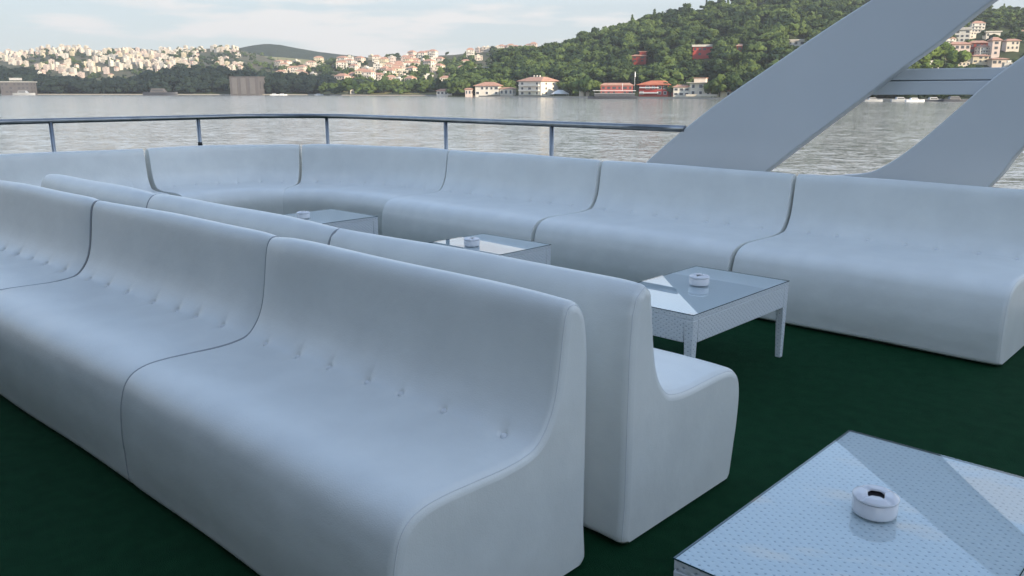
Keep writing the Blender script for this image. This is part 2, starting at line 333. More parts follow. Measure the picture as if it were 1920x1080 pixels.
def sofa(name, path, label, stretch=1.0, hscale=1.0, nbut=7, seed=0, free_ends=(True, True), pucker=0.0, gap=.0045, foot=0.0, joint_shade=None):
    """path: list of (x,y) deck points along the rear of the module, seat on the left-hand side when walking it"""
    r_ = random.Random(seed)
    path = np.array(path, float)
    # resample path by arc length, with fine steps at both ends for the rounded edges
    s = np.concatenate([[0], np.cumsum(np.hypot(*np.diff(path, axis=0).T))]); Ltot = s[-1]
    RL, RR = (.030 if free_ends[0] else .0055), (.030 if free_ends[1] else .0055)
    th = np.linspace(0, math.pi/2, 6)
    left = sorted((gap + RL * (1 - math.sin(a)), RL * (1 - math.cos(a))) for a in th)   # (u, inset)
    ub = [(k + .75) / (nbut + .5) * Ltot + r_.uniform(-.03, .03) for k in range(nbut)]
    uam = [r_.uniform(.35, 1.15) for _ in ub]
    us_ = np.linspace(gap + RL, Ltot - gap - RR, max(8, int(Ltot / .026)))[1:-1]
    us_ = np.unique(np.concatenate([us_] + [np.array([-.032, -.022, -.015, -.009, -.0045, 0.0, .0045, .009, .015, .022, .032]) + q for q in ub]))
    mid = [(u, 0.0) for u in us_]
    right = [(Ltot - u, i) for u, i in sorted(((gap + RR * (1 - math.sin(a)), RR * (1 - math.cos(a))) for a in th), reverse=True)]
    secs = left + mid + right
    prof = resample(PROF, NP)
    prof[:,0] = np.where(prof[:,0] > .27, .27 + (prof[:,0] - .27) * stretch, prof[:,0])
    prof[:,1] *= hscale
    prof[:,0] += np.where(prof[:,0] > .5, foot * np.clip(1 - prof[:,1] / .36, 0, 1), 0)
    # outward normals of the profile (walks rear-bottom -> top -> seat front -> bottom)
    tg = np.gradient(prof, axis=0); tg /= np.linalg.norm(tg, axis=1)[:,None]; nrm = np.stack([-tg[:,1], tg[:,0]], 1)
    nrm[0] = (-.7, -.7); nrm[-1] = (.7, -.7)
    ci = int(np.argmin(np.hypot(prof[:,0] - .262, prof[:,1] - .492 * hscale)))
    arc = np.concatenate([[0], np.cumsum(np.hypot(*np.diff(prof, axis=0).T))]); ac = arc[ci]
    cx, cy = path[:,0].mean(), path[:,1].mean()
    def frame(u):
        x = np.interp(u, s, path[:,0]); y = np.interp(u, s, path[:,1])
        e = 1e-3 if len(path) == 2 else .05
        x1, x0 = np.interp([min(u+e, Ltot), max(u-e, 0)], s, path[:,0]); y1, y0 = np.interp([min(u+e, Ltot), max(u-e, 0)], s, path[:,1])
        t = np.array([x1-x0, y1-y0]); t /= np.hypot(*t)
        return np.array([x, y]), t, np.array([-t[1], t[0]])
    rows = []; frames = []
    ph = r_.uniform(0, 6)
    zc = np.clip((prof[:,1] - .03) / .1, 0, 1); nin = nrm.copy()
    low = prof[:,1] < .03; nin[low,0] = np.sign(nin[low,0]); nin[low,1] = 0
    def puff(u):
        # soft unevenness of the padding, buttons pull the cover in along the seat-back line
        w = .0035 * np.sin(2.1 * u + ph + 3 * arc) + .0025 * np.sin(5.3 * u + 1.7 * ph - 5 * arc)
        edge = max(0.0, min(u, Ltot - u))
        w = w * min(1, edge / .12) - .010 * math.exp(-edge / .10) * zc       # padding swells away from the seams
        dent = np.zeros(NP)
        for q, am in zip(ub, uam):
            d2 = ((u - q) / .034) ** 2 + ((arc - ac) / .030) ** 2
            d3 = ((u - q) / .012) ** 2 + ((arc - ac) / .075) ** 2       # pleats running up and down from the button
            d4 = (((u - q) / .0145) ** 2 + ((arc - ac) / .0145) ** 2) ** 2
            dent += am * (.010 * np.exp(-d2) + .0018 * np.exp(-d3)) + .0075 * np.exp(-d4)
        line = .004 * np.exp(-((arc - ac) / .035) ** 2)
        if pucker and edge < .12:
            w = w + pucker * np.sin(arc * 95 + ph) * math.exp(-((edge - .02) / .035) ** 2) * np.exp(-((arc - .93) / .16) ** 2)
        return w - dent - line
    for u, ins in secs:
        o2, t2, n2 = frame(u); frames.append((o2, t2, n2))
        p = prof - nin * ins
        p = p + nrm * puff(u)[:,None]
        p[:,1] = np.maximum(p[:,1], 0.0)
        P3 = np.stack([o2[0] + n2[0] * p[:,0] - cx, o2[1] + n2[1] * p[:,0] - cy, p[:,1]], 1)
        rows.append(P3)
    V = np.concatenate(rows); ns = len(secs)
    Q = []
    for i in range(ns - 1):
        a = i * NP + np.arange(NP); a2 = np.roll(a, -1)      # closes over the underside
        Q.append(np.stack([a, a2, a2 + NP, a + NP], 1))
    Q = np.concatenate(Q)
    # shared smooth normals, then split at the seat / backrest line
    fn = np.cross(V[Q[:,2]] - V[Q[:,0]], V[Q[:,3]] - V[Q[:,1]]); VN = np.zeros_like(V)
    for k in range(4): np.add.at(VN, Q[:,k], fn)
    ln = np.linalg.norm(VN, axis=1); VN /= np.where(ln > 1e-9, ln, 1)[:,None]
    root = empty('sofa_module', D(cx, cy, .0125), YAW); tag(root, label, 'sofa', 'white sofa modules on the deck')
    iz = int(np.argmin(np.abs(np.where(np.arange(NP) < NP//3, prof[:,1] - prof[ci,1], 9))))   # same height on the rear side
    def sub(pname, sel, ring):
        sel = np.asarray(sel); used = np.unique(Q[sel]); mp_ = -np.ones(len(V), int); mp_[used] = np.arange(len(used))
        VV = V[used]; FF = [tuple(mp_[q]) for q in Q[sel]]
        NN = [tuple(v) for v in VN[used]]
        bm_v = [tuple(v) for v in VV]; fc = list(FF); sm = [True] * len(fc)
        for e, sgn in ((0, 1), (ns - 1, -1)):                  # end caps: a slightly domed panel with its own vertices
            idx = e * NP + np.array(ring); P3 = V[idx]
            o2, t2, n2 = frames[e]; outw = np.array([t2[0], t2[1], 0]) * (-1 if e == 0 else 1)
            base = len(bm_v); bm_v += [tuple(v) for v in P3]; NN += [tuple(outw)] * len(ring)
            f = [base + k for k in range(len(ring))]
            fc.append(tuple(f if e == 0 else f[::-1])); sm.append(True)
        me = bpy.data.meshes.new(pname); me.from_pydata(bm_v, [], fc)
        me.polygons.foreach_set('use_smooth', sm); me.update()
        me.normals_split_custom_set_from_vertices(NN)
        return link(pname, me, M['leather'], root)
    col = np.tile(np.arange(NP), ns - 1)
    backsel = (col >= iz) & (col < ci)
    sub('backrest', np.where(backsel)[0], list(range(iz, ci + 1)))
    sub('seat', np.where(~backsel)[0], list(range(ci, NP)) + list(range(0, iz + 1)))
    # welt along both end seams
    for u, on in zip((gap + .30 * RL, Ltot - gap - .30 * RR), free_ends):
        if not on: continue
        o2, t2, n2 = frame(u); pr = prof - nin * .285 * .030 - nrm * .0013 + nrm * puff(u)[:,None]
        pts = [(o2[0] + n2[0]*p[0] - cx, o2[1] + n2[1]*p[0] - cy, max(p[1], .003)) for p in pr]
        MB().tube(pts, .0018, 6).build('piping_or_joint_shade', M['piping_or_joint_shade'], root)
    if joint_shade is not None:                                       # grey tube in the joint edge, its colour stands in for groove shade
        u = gap + .0005 if joint_shade == 0 else Ltot - gap - .0005
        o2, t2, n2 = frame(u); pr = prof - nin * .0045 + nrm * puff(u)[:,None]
        MB().tube([(o2[0] + n2[0]*p[0] - cx, o2[1] + n2[1]*p[0] - cy, max(p[1], .003)) for p in pr], .0052, 8).build('piping_or_joint_shade', M['joint_shade'], root)
    # low black base under the cover, its colour stands in for contact shadow
    pl = MB(); V4 = []
    for u in np.linspace(.03, Ltot - .03, 2 if len(path) == 2 else 16):
        o2, t2, n2 = frame(u); rf = prof[-1,0] - .035
        V4.append([pl.bm.verts.new((o2[0] + n2[0]*r - cx, o2[1] + n2[1]*r - cy, z)) for r, z in ((.035, -.0125), (rf, -.0125), (rf, .004), (.035, .004))])
    for A_, B_ in zip(V4, V4[1:]):
        for j_ in range(4): pl.bm.faces.new([A_[j_], A_[(j_+1) % 4], B_[(j_+1) % 4], B_[j_]])
    pl.bm.faces.new(V4[0][::-1]); pl.bm.faces.new(V4[-1])
    pl.build('contact_shade_base', M['darkcap'], root)
    for q, am in zip(ub, uam):
        o2, t2, n2 = frame(q); p = prof[ci] + nrm[ci] * (puff(q)[ci] + .0022); nn = Vector((n2[0]*nrm[ci,0], n2[1]*nrm[ci,0], nrm[ci,1])).normalized()
        k = MB(); k.lathe([(.0001,.0085),(.005,.0078),(.009,.0055),(.0115,.002),(.0120,-.004)], 14)
        me = k.mesh('button', True); me.transform(nn.to_track_quat('Z', 'Y').to_matrix().to_4x4())
        bt = link('button', me, M['button'], root); bt.location = (o2[0] + n2[0]*p[0] - cx, o2[1] + n2[1]*p[0] - cy, p[1])
    return root
# front row: backs to the far side, seats facing -y   (walk so the seat lies on the left: along -x)
AY = 1.945
sofa('a', [(-1.482, AY), (-3.125, AY)], 'white sofa with open right end in the foreground, nearest the camera', 1.02, seed=1, gap=.0075, foot=.045, free_ends=(1, 0))
sofa('a', [(-3.132, AY + .012), (-4.905, AY - .030)], 'white sofa joined to the left of the big foreground sofa, middle of the front row', 1.045, seed=2, joint_shade=0, gap=.0075, foot=.048, free_ends=(0, 0))
sofa('a', [(-4.905, AY - .033), (-6.70, AY - .085)], 'white sofa cut off by the left edge of the photo in the front row', 1.10, seed=3, joint_shade=0, gap=.0075, foot=.06, free_ends=(0, 0))
# middle row, back to back with the front row, seats facing +y (walk along +x)
BY = 2.086
sofa('b', [(-3.105, BY), (-1.450, BY)], 'white sofa behind the foreground sofa with puckered open end, next to the rattan table', seed=4, free_ends=(0, 1), pucker=.0035)
sofa('b', [(-4.95, BY), (-3.105, BY)], 'white sofa back seen above the front row, middle of the second row', seed=5, joint_shade=1, free_ends=(0, 0))
sofa('b', [(-6.74, BY), (-4.95, BY)], 'white sofa back ending in a free rounded tip at the far left of second row', seed=6, joint_shade=1, free_ends=(1, 0))
# far row along the rail, seats facing -y
CY = 6.025; ST = 1.44
sofa('c', [(-1.03, CY + .02), (-2.705, CY + .02)], 'white sofa at the right end of the far row, behind the table with visible legs', ST, seed=7, foot=.07, gap=.011, free_ends=(1, 0))
sofa('c', [(-2.705, CY), (-4.475, CY)], 'white sofa below the grey arch leg, second from right in the far row', ST, seed=8, foot=.07, gap=.011, free_ends=(0, 0))
sofa('c', [(-4.475, CY - .02), (-6.43, CY - .02)], 'white straight sofa right of the curved corner sofas, under the last two rail posts', ST, seed=9, foot=.07, gap=.011, free_ends=(0, 0))
# corner
cxx, cyy, ra, rb = -6.43, 3.83, 2.57, 2.175
def corner(a0, a1, n=24):
    pts = []
    for k in range(n + 1):
        a = a0 + (a1 - a0) * k / n; e = 2 / 2.25
        pts.append((cxx - ra * abs(math.sin(a)) ** e, cyy + rb * abs(math.cos(a)) ** e))
    return pts
sofa('c', corner(math.radians(0.01), math.radians(45.5)), 'curved white corner sofa with a visible row of buttons, right half of the rounded corner', 1.25, seed=10, gap=.006, free_ends=(0, 0), nbut=6)
sofa('c', corner(math.radians(46.3), math.radians(89.6)), 'curved white corner sofa left of the dark joint gap, left half of the rounded corner', 1.25, seed=11, gap=.005, free_ends=(0, 0), nbut=6)
sofa('d', [(-9.02, 3.835), (-9.16, 2.05)], 'white sofa at the far left edge running away from the rounded corner', 1.25, seed=12, free_ends=(0, 0))

# ------------------------------------------------------------------ rattan tables with glass tops
def boxuv(me):
    uvl = me.uv_layers.new(name='UVMap')
    for p in me.polygons:
        n = p.normal
        for li in p.loop_indices:
            c = me.vertices[me.loops[li].vertex_index].co
            if abs(n.z) > .7: uv = (c.x, c.y)
            elif abs(n.y) > abs(n.x): uv = (c.x, c.z)
            else: uv = (c.y, c.z)
            uvl.data[li].uv = uv
TW, TH, TZ = .60, 1.02, .45
def table_proto():
    root = empty('coffee_table'); hw, hh = TW/2, TH/2
    k = MB(); k.box(-hw+.001, hw-.001, -hh+.001, hh-.001, TZ-.030, TZ-.0042); k.bevel(.0015, 1); me = k.mesh('tabletop'); boxuv(me); link('tabletop', me, M['rattan'], root)
    for sx in (-1, 1):
        k = MB(); k.box(sx*hw - (.022 if sx > 0 else 0), sx*hw + (0 if sx > 0 else .022), -hh+.052, hh-.052, TZ-.148, TZ-.0315); k.bevel(.003, 2); me = k.mesh('apron'); boxuv(me); link('apron', me, M['rattan'], root)
    for sy in (-1, 1):
        k = MB(); k.box(-hw+.052, hw-.052, sy*hh - (.022 if sy > 0 else 0), sy*hh + (0 if sy > 0 else .022), TZ-.148, TZ-.0315); k.bevel(.003, 2); me = k.mesh('apron'); boxuv(me); link('apron', me, M['rattan'], root)
    for sx in (-1, 1):
        for sy in (-1, 1):
            x0, x1 = sorted((sx*hw, sx*(hw-.052))); y0, y1 = sorted((sy*hh, sy*(hh-.052)))
            xi0, xi1 = sorted((sx*(hw-.004), sx*(hw-.036))); yi0, yi1 = sorted((sy*(hh-.004), sy*(hh-.036)))
            k = MB(); k.frustum((xi0, xi1, yi0, yi1), (x0, x1, y0, y1), .0, TZ-.0315); k.bevel(.004, 2)
            me = k.mesh('leg'); boxuv(me); link('leg', me, M['rattan'], root)
    # pane: one sheet for the surface, its thickness as a dark green rim
    k = MB(); k.face([(-hw, -hh, TZ), (hw, -hh, TZ), (hw, hh, TZ), (-hw, hh, TZ)]); g = k.build('glass_top', M['glass'], root)
    k = MB(); e = .0012
    z0, z1 = TZ - .0040, TZ - .0004
    k.box(-hw-e, hw+e, -hh-e, -hh, z0, z1); k.box(-hw-e, hw+e, hh, hh+e, z0, z1); k.box(-hw-e, -hw, -hh, hh, z0, z1); k.box(hw, hw+e, -hh, hh, z0, z1)
    k.build('glass_rim', M['glass_edge'], g)
    return root
def copy_tree(o, parent=None):
    c = o.copy(); COL.objects.link(c)
    if parent is not None: c.parent = parent
    for ch in list(o.children): copy_tree(ch, c)
    return c
def ashtray_proto():
    root = empty('ashtray')
    k = MB(); k.lathe([(.0001,.0015),(.050,.0015),(.0535,.0045),(.0545,.012),(.0545,.0395),(.0535,.0408),(.0505,.0408),(.050,.030),(.045,.010),(.0001,.008)], 48)
    k.build('bowl', M['ceramic'], root)
    # lid with a square opening and four cigarette grooves: polar grid with the middle cut out
    seg = 64; k = MB(); bm = k.bm
    def zt(r, a):
        z = .0570 - .0065 * max(0.0, (r - .043) / .0115) - .0012 * max(0.0, 1 - (r - .017) / .02)
        for q in (math.pi/4, 3*math.pi/4, 5*math.pi/4, 7*math.pi/4):
            da = (a - q + math.pi) % (2*math.pi) - math.pi
            z -= .0068 * math.exp(-(da * r / .0055) ** 2) * min(1, max(0, (r - .017) / .012))
        return z
    def rin(a):
        c, s_ = abs(math.cos(a)), abs(math.sin(a)); return min(.0200 / max(c, s_), .0250)
    rings = []
    for f in (0, .12, .3, .5, .7, .85, .95, 1.0):
        ring = []
        for i in range(seg):
            a = 2*math.pi*i/seg; r0 = rin(a); r = r0 + (.0545 - r0) * f
            ring.append(bm.verts.new((r*math.cos(a), r*math.sin(a), zt(r, a))))
        rings.append(ring)
    for rr, zz in ((.0560, .0485), (.0563, .0446), (.0550, .0432), (.0505, .0432)):
        rings.append([bm.verts.new((rr*math.cos(2*math.pi*i/seg), rr*math.sin(2*math.pi*i/seg), zz)) for i in range(seg)])
    inner = [bm.verts.new((v.co.x * .98, v.co.y * .98, v.co.z - .005)) for v in rings[0]]
    rings.insert(0, inner)
    for A, B in zip(rings, rings[1:]):
        for i in range(seg):
            f = bm.faces.new([A[i], A[(i+1) % seg], B[(i+1) % seg], B[i]]); f.smooth = True
    k.build('lid', M['ceramic'], root)
    k = MB(); k.lathe([(.0001,.0450),(.030,.0450),(.046,.0435)], 32); k.build('inner_cup', M['ash'], root)
    return root
tp = table_proto(); ap = ashtray_proto()
TAB = [  # centre x, centre y, x-scale, label, ashtray xy, ashtray label, ash rot
    (-.914 + .30, 1.52 + .508, 1.0, 'white rattan glass-topped table in the lower right corner, nearest the camera', (-.655, 2.045), 'white ceramic lidded ashtray on the nearest table, its dark opening visible', .35),
    (-2.02 - .29, 3.40 + .52, 1.0, 'white rattan glass-topped table with tapered legs visible beside the second row', (-2.325, 3.985), 'white ashtray on the table with visible tapered legs', .9),
    (-3.735 - .335, 4.375 - .51, 1.12, 'white rattan glass-topped table half hidden behind sofa backs, in the middle', (-4.09, 3.95), 'white ashtray on the half hidden middle table', .1),
    (-5.685 - .335, 4.38 - .51, 1.12, 'white rattan glass-topped table farthest away near the rounded corner sofas', (-6.03, 3.87), 'white ashtray on the farthest table near the rounded corner', 1.3)]
for i, (x, y, sx, lab, (ax, ay), alab, ar) in enumerate(TAB):
    o = tp if i == 0 else copy_tree(tp); o.location = D(x, y); o.rotation_euler = (0, 0, YAW); o.scale = (sx, 1, 1); tag(o, lab, 'table', 'rattan coffee tables between the sofas')
    a = ap if i == 0 else copy_tree(ap); a.location = D(ax, ay, TZ + .0012); a.rotation_euler = (0, 0, YAW + ar); tag(a, alab, 'ashtray', 'white ashtrays on the tables')

# ------------------------------------------------------------------ railing
RZ = 1.17
path = [(-10.05, -5.0), (-10.02, -2), (-9.98, 1.5), (-9.95, 4.2), (-9.93, 5.1)]
for k in range(0, 13):
    a = math.pi * k / 24; e = 1.0
    path.append((-8.6 - 1.32 * math.cos(a), 5.25 + 1.20 * math.sin(a)))
path += [(-7.4, 6.43), (-5.9, 6.40), (-4.6, 6.375), (-3.93, 6.366)]
rail = empty('railing', D(-9.0, 6.3), YAW); tag(rail, 'stainless steel tube railing around the deck behind the sofas', 'railing')
loc = lambda x, y, z: (x + 9.0, y - 6.3, z)
MB().tube([loc(x, y, RZ) for x, y in path], .029, 14).build('handrail', M['steel'], rail)
for x, y, coll in ((-9.955, 3.30, 0), (-9.935, 4.97, 1), (-9.20, 6.33, 0), (-7.05, 6.425, 0), (-5.465, 6.393, 0), (-9.97, 1.6, 0), (-9.98, -.2, 0), (-10.0, -2, 0)):
    MB().tube([loc(x, y, .0), loc(x, y, RZ - .01)], .0225, 12).build('post', M['steel'], rail)
    k = MB(); k.lathe([(.024, .006), (.055, .006), (.055, .0), (.0565, .0)], 16, loc(x, y, .001)); k.build('base_flange', M['steel'], rail)
    if coll: MB().tube([loc(x, y, .83), loc(x, y, .872)], .0265, 12).build('collar', M['darkcap'], rail)

# ------------------------------------------------------------------ big grey arch
def smooth_poly(pts, n):
    P = np.array(pts, float); o = []
    for i in range(len(P) - 1):
        p0, p1, p2, p3 = P[max(i-1,0)], P[i], P[i+1], P[min(i+2, len(P)-1)]
        for k in range(n):
            u = k / n; o.append(.5 * ((2*p1) + (-p0+p2)*u + (2*p0-5*p1+4*p2-p3)*u*u + (-p0+3*p1-3*p2+p3)*u**3))
    o.append(P[-1]); return [tuple(v) for v in o]
AYP = 6.35
Ll = smooth_poly([(-5.0, .12), (-4.55, .63), (-4.288,.885),(-3.933,1.169),(-3.553,1.440),(-3.197,1.664),(-2.835,1.891),(-2.448,2.120),(-1.6,2.60),(-.6,3.12),(.5,3.55),(1.6, 3.85)], 5)
Lr = smooth_poly([(-4.05,.10),(-3.124,.878),(-2.465,1.412),(-2.183,1.640),(-1.968,1.800),(-1.652,2.065),(-1.1,2.45),(-.3,2.93),(.6,3.25),(1.6,3.42)], 5)
arch = empty('arch', D(-3.5, AYP), YAW); tag(arch, 'huge grey painted arch leaning over the deck rail, two broad curved legs', 'arch')
def plate(name, left, right, y0, y1, m, parent, bev=.012):
    k = MB(); poly = [(x + 3.5, y0 - AYP, z) for x, z in left] + [(x + 3.5, y0 - AYP, z) for x, z in reversed(right)]
    k.prism(poly, (0, y1 - y0, 0)); k.bevel(bev, 3, .9)
    return k.build(name, m, parent)
plate('leg', Ll, Lr, AYP, AYP + .11, M['arch'], arch)
Rl = smooth_poly([(-3.1,.74),(-2.75,.835),(-2.546,.866),(-2.353,.898),(-2.235,.955),(-2.076,1.076),(-1.908,1.239),(-1.761,1.394),(-1.618,1.546),(-1.426,1.715),(-1.0,2.05),(-.4,2.42),(.4,2.80),(1.6,3.15)], 5)
Rr = smooth_poly([(-3.1,.05),(-2.0,.32),(-1.518,.867),(-1.351,1.135),(-.95,1.60),(-.35,2.0),(.5,2.45),(1.6,2.85)], 5)
plate('leg', Rl, Rr, AYP, AYP + .11, M['arch'], arch)
# cross panel joining the two legs on their outer side
def cross(name, pts, y0, y1, m):
    k = MB(); k.prism([(x + 3.5, y0 - AYP, z) for x, z in pts], (0, y1 - y0, 0)); k.bevel(.006, 2, .5); return k.build(name, m, arch)
cross('cross_beam', [(-2.40,1.565),(-1.30,1.567),(-1.30,1.645),(-2.28,1.645)], 6.463, 6.62, M['arch'])
cross('panel_seam', [(-2.30,1.550),(-1.45,1.552),(-1.45,1.5655),(-2.30,1.5645)], 6.475, 6.60, M['archseam'])
cross('cross_panel', [(-2.62,1.462),(-1.55,1.466),(-1.45,1.5605),(-2.42,1.5585)], 6.455, 6.63, M['arch'])

# ------------------------------------------------------------------ land
def prof_fn(pts):
    xs = [p[0] for p in pts]; ys = [p[1] for p in pts]
    return lambda x: float(np.interp(x, xs, ys))
_nz = np.random.default_rng(3); _T = _nz.uniform(0, 1, (64, 64))
def vnoise(x, y):
    x0, y0 = math.floor(x), math.floor(y); fx, fy = x - x0, y - y0; fx = fx*fx*(3-2*fx); fy = fy*fy*(3-2*fy)
    g = lambda i, j: _T[(x0+i) % 64, (y0+j) % 64]
    return (g(0,0)*(1-fx)+g(1,0)*fx)*(1-fy) + (g(0,1)*(1-fx)+g(1,1)*fx)*fy
class Hill:
    """a slope seen from the deck: shore distance, crest distance and crest outline, all as functions of the bearing"""
    def __init__(s, x0, x1, shore, crest, top, base=WATER_Z + .6, shape=1.15, rough=.05, step=10, rows=26, flat=0.0):
        s.x0, s.x1, s.shore, s.crest, s.top, s.base, s.shape, s.rough, s.step, s.rows, s.flat = x0, x1, prof_fn(shore), prof_fn(crest), prof_fn(top), base, shape, rough, step, rows, flat
    def point(s, x, q):                       # q 0 shore .. 1 crest, >1 falls away behind
        d0, d1 = s.shore(x), s.crest(x); d = d0 + (d1 - d0) * q
        p = at(x, 168, d); hc = at(x, s.top(x), d1).z
        qq = max(0.0, (min(q, 1.0) - s.flat) / (1 - s.flat))
        z = s.base + (hc - s.base) * qq ** s.shape
        z += s.rough * (hc - s.base) * (vnoise(x / 42, q * 4) - .5) * 4 * qq * (1 - qq)
        if q > 1: z = hc - (hc - s.base) * (q - 1) * 1.1
        return Vector((p.x, d, z))
    def q_at(s, x, y):                        # row where photo pixel (x,y) meets the slope
        lo = 0.0
        for k in range(1, 101):
            q = k / 100; P = s.point(x, q); e = at(x, y, P.y).z
            if P.z >= e: return q
        return 1.0
    def mesh(s, name, m):
        xs = np.arange(s.x0, s.x1 + .1, s.step); qs = [-.02] + list(np.linspace(0, 1, s.rows)) + [1.15, 1.4]
        V = []
        for x in xs:
            for q in qs:
                P = s.point(x, max(q, 0))
                V.append((P.x, P.y, P.z) if q >= 0 else (P.x, P.y - 1.5, WATER_Z - .8))
        R_ = len(qs); Q = [(i*R_+j, (i+1)*R_+j, (i+1)*R_+j+1, i*R_+j+1) for i in range(len(xs)-1) for j in range(R_-1)]
        o = link(name, mesh_np(name, V, Q, smooth=True), m); o['kind'] = 'structure'; return o
# near wooded hill (right), its town slope further right behind the arch
near = Hill(840, 2500, [(840,640),(960,600),(1100,540),(1340,470),(1700,390),(2500,330)], [(840,720),(950,760),(1100,800),(1400,840),(1700,820),(2500,760)],
            [(840,150),(880,138),(920,122),(960,110),(1000,106),(1050,99),(1100,80),(1150,65),(1200,52),(1250,38),(1290,22),(1340,10),(1400,4),(1470,2),(1520,9),(1580,10),(1660,14),(1760,22),(1850,22),(1920,26),(2100,30),(2500,60)], shape=1.0, rough=.10, flat=.10, rows=34)
near_o = near.mesh('wooded_hill', M['hill'])
mid = Hill(380, 1080, [(380,1000),(560,930),(610,760),(640,735),(860,700),(1080,690)], [(380,1250),(700,1250),(1080,1150)],
           [(380,128),(480,122),(560,121),(620,117),(660,112),(700,109),(760,108),(800,105),(850,103),(890,99),(930,94),(1000,94),(1080,97)], shape=.95, rough=.08)
mid.mesh('village_slope', M['town_ground'])
town = Hill(-700, 660, [(-700,1000),(0,980),(520,960)], [(-700,1700),(0,1650),(520,1600)],
            [(-700,110),(-300,104),(-80,104),(0,100),(40,101),(75,97),(100,90),(130,90),(160,93),(200,95),(290,97),(330,95),(380,92),(420,90),(460,94),(500,106),(540,118),(600,134),(660,150)], shape=.85, rough=.05)
town.mesh('town_slope', M['town_ground'])
far = Hill(180, 720, [(180,1750),(720,1750)], [(180,2100),(720,2100)],
           [(180,110),(200,96),(230,90),(260,90),(300,95),(340,104),(400,106),(430,97),(450,91),(480,85),(505,82),(530,84),(560,90),(600,97),(640,102),(680,106),(720,112)], base=20, shape=.7, rough=.03)
far.mesh('far_hill', M['farhill'])
# dry grass patch on the far hill
V = []; Q = []; xs = np.linspace(436, 590, 24)
for i, x in enumerate(xs):
    up = 106.5 + 4 * abs((x - 490) / 60) ** 1.3; dn = 121
    for k in range(5):
        y = up + (dn - up) * k / 4; q = far.q_at(x, min(y, dn)); P = far.point(x, max(q, .02)); V.append((P.x, P.y - 1, P.z + 1.2))
Q = [(i*5+j, (i+1)*5+j, (i+1)*5+j+1, i*5+j+1) for i in range(len(xs)-1) for j in range(4)]
o = link('meadow', mesh_np('meadow', V, Q, smooth=True), M['meadow']); o['kind'] = 'structure'
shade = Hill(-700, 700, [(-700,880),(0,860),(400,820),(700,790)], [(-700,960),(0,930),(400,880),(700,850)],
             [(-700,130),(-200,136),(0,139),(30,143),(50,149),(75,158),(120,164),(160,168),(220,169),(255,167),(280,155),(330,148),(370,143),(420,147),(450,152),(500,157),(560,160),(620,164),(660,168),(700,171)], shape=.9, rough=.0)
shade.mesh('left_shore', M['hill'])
# low quay along the shore
V = []; xs = np.arange(-700, 2501, 20.0)
def shore_d(x):
    return min(near.shore(x) if x > 860 else 1e9, shade.shore(x) if x < 690 else 1e9, mid.shore(x) if 600 < x < 900 else 1e9)
k = MB()
for a, b_ in zip(xs, xs[1:]):
    da, db = shore_d(a) - 3, shore_d(b_) - 3
    pa, pb = at(a, 168, da), at(b_, 168, db); qa, qb = at(a, 168, da + 9), at(b_, 168, db + 9)
    z0, z1 = WATER_Z - .5, WATER_Z + .85
    k.face([(pa.x, pa.y, z0), (pb.x, pb.y, z0), (pb.x, pb.y, z1), (pa.x, pa.y, z1)])
    k.face([(pa.x, pa.y, z1), (pb.x, pb.y, z1), (qb.x, qb.y, z1), (qa.x, qa.y, z1)])
o = k.build('quay', M['quay']); tag(o, kind='structure')

# bright strips of lawn and reeds at the water's edge
def strip(name, hill, x0, x1, q0, q1, m, lift):
    V = []; xs = np.arange(x0, x1 + .1, 8.0)
    for x in xs:
        for q in (q0, (q0 + q1) / 2, q1):
            P = hill.point(x, q + .01 * (vnoise(x / 9, 3) - .5)); V.append((P.x, P.y, max(P.z, WATER_Z + .9) + lift))
    Q = [(i*3+j, (i+1)*3+j, (i+1)*3+j+1, i*3+j+1) for i in range(len(xs)-1) for j in range(2)]
    o = link(name, mesh_np(name, V, Q, smooth=True), m); o['kind'] = 'structure'
strip('lawn', near, 1085, 1420, .0, .03, M['lawn'], .35)
strip('lawn', near, 860, 1085, .0, .04, M['lawn'], .35)
strip('reed_bank', mid, 600, 866, .0, .045, M['meadow'], .35)

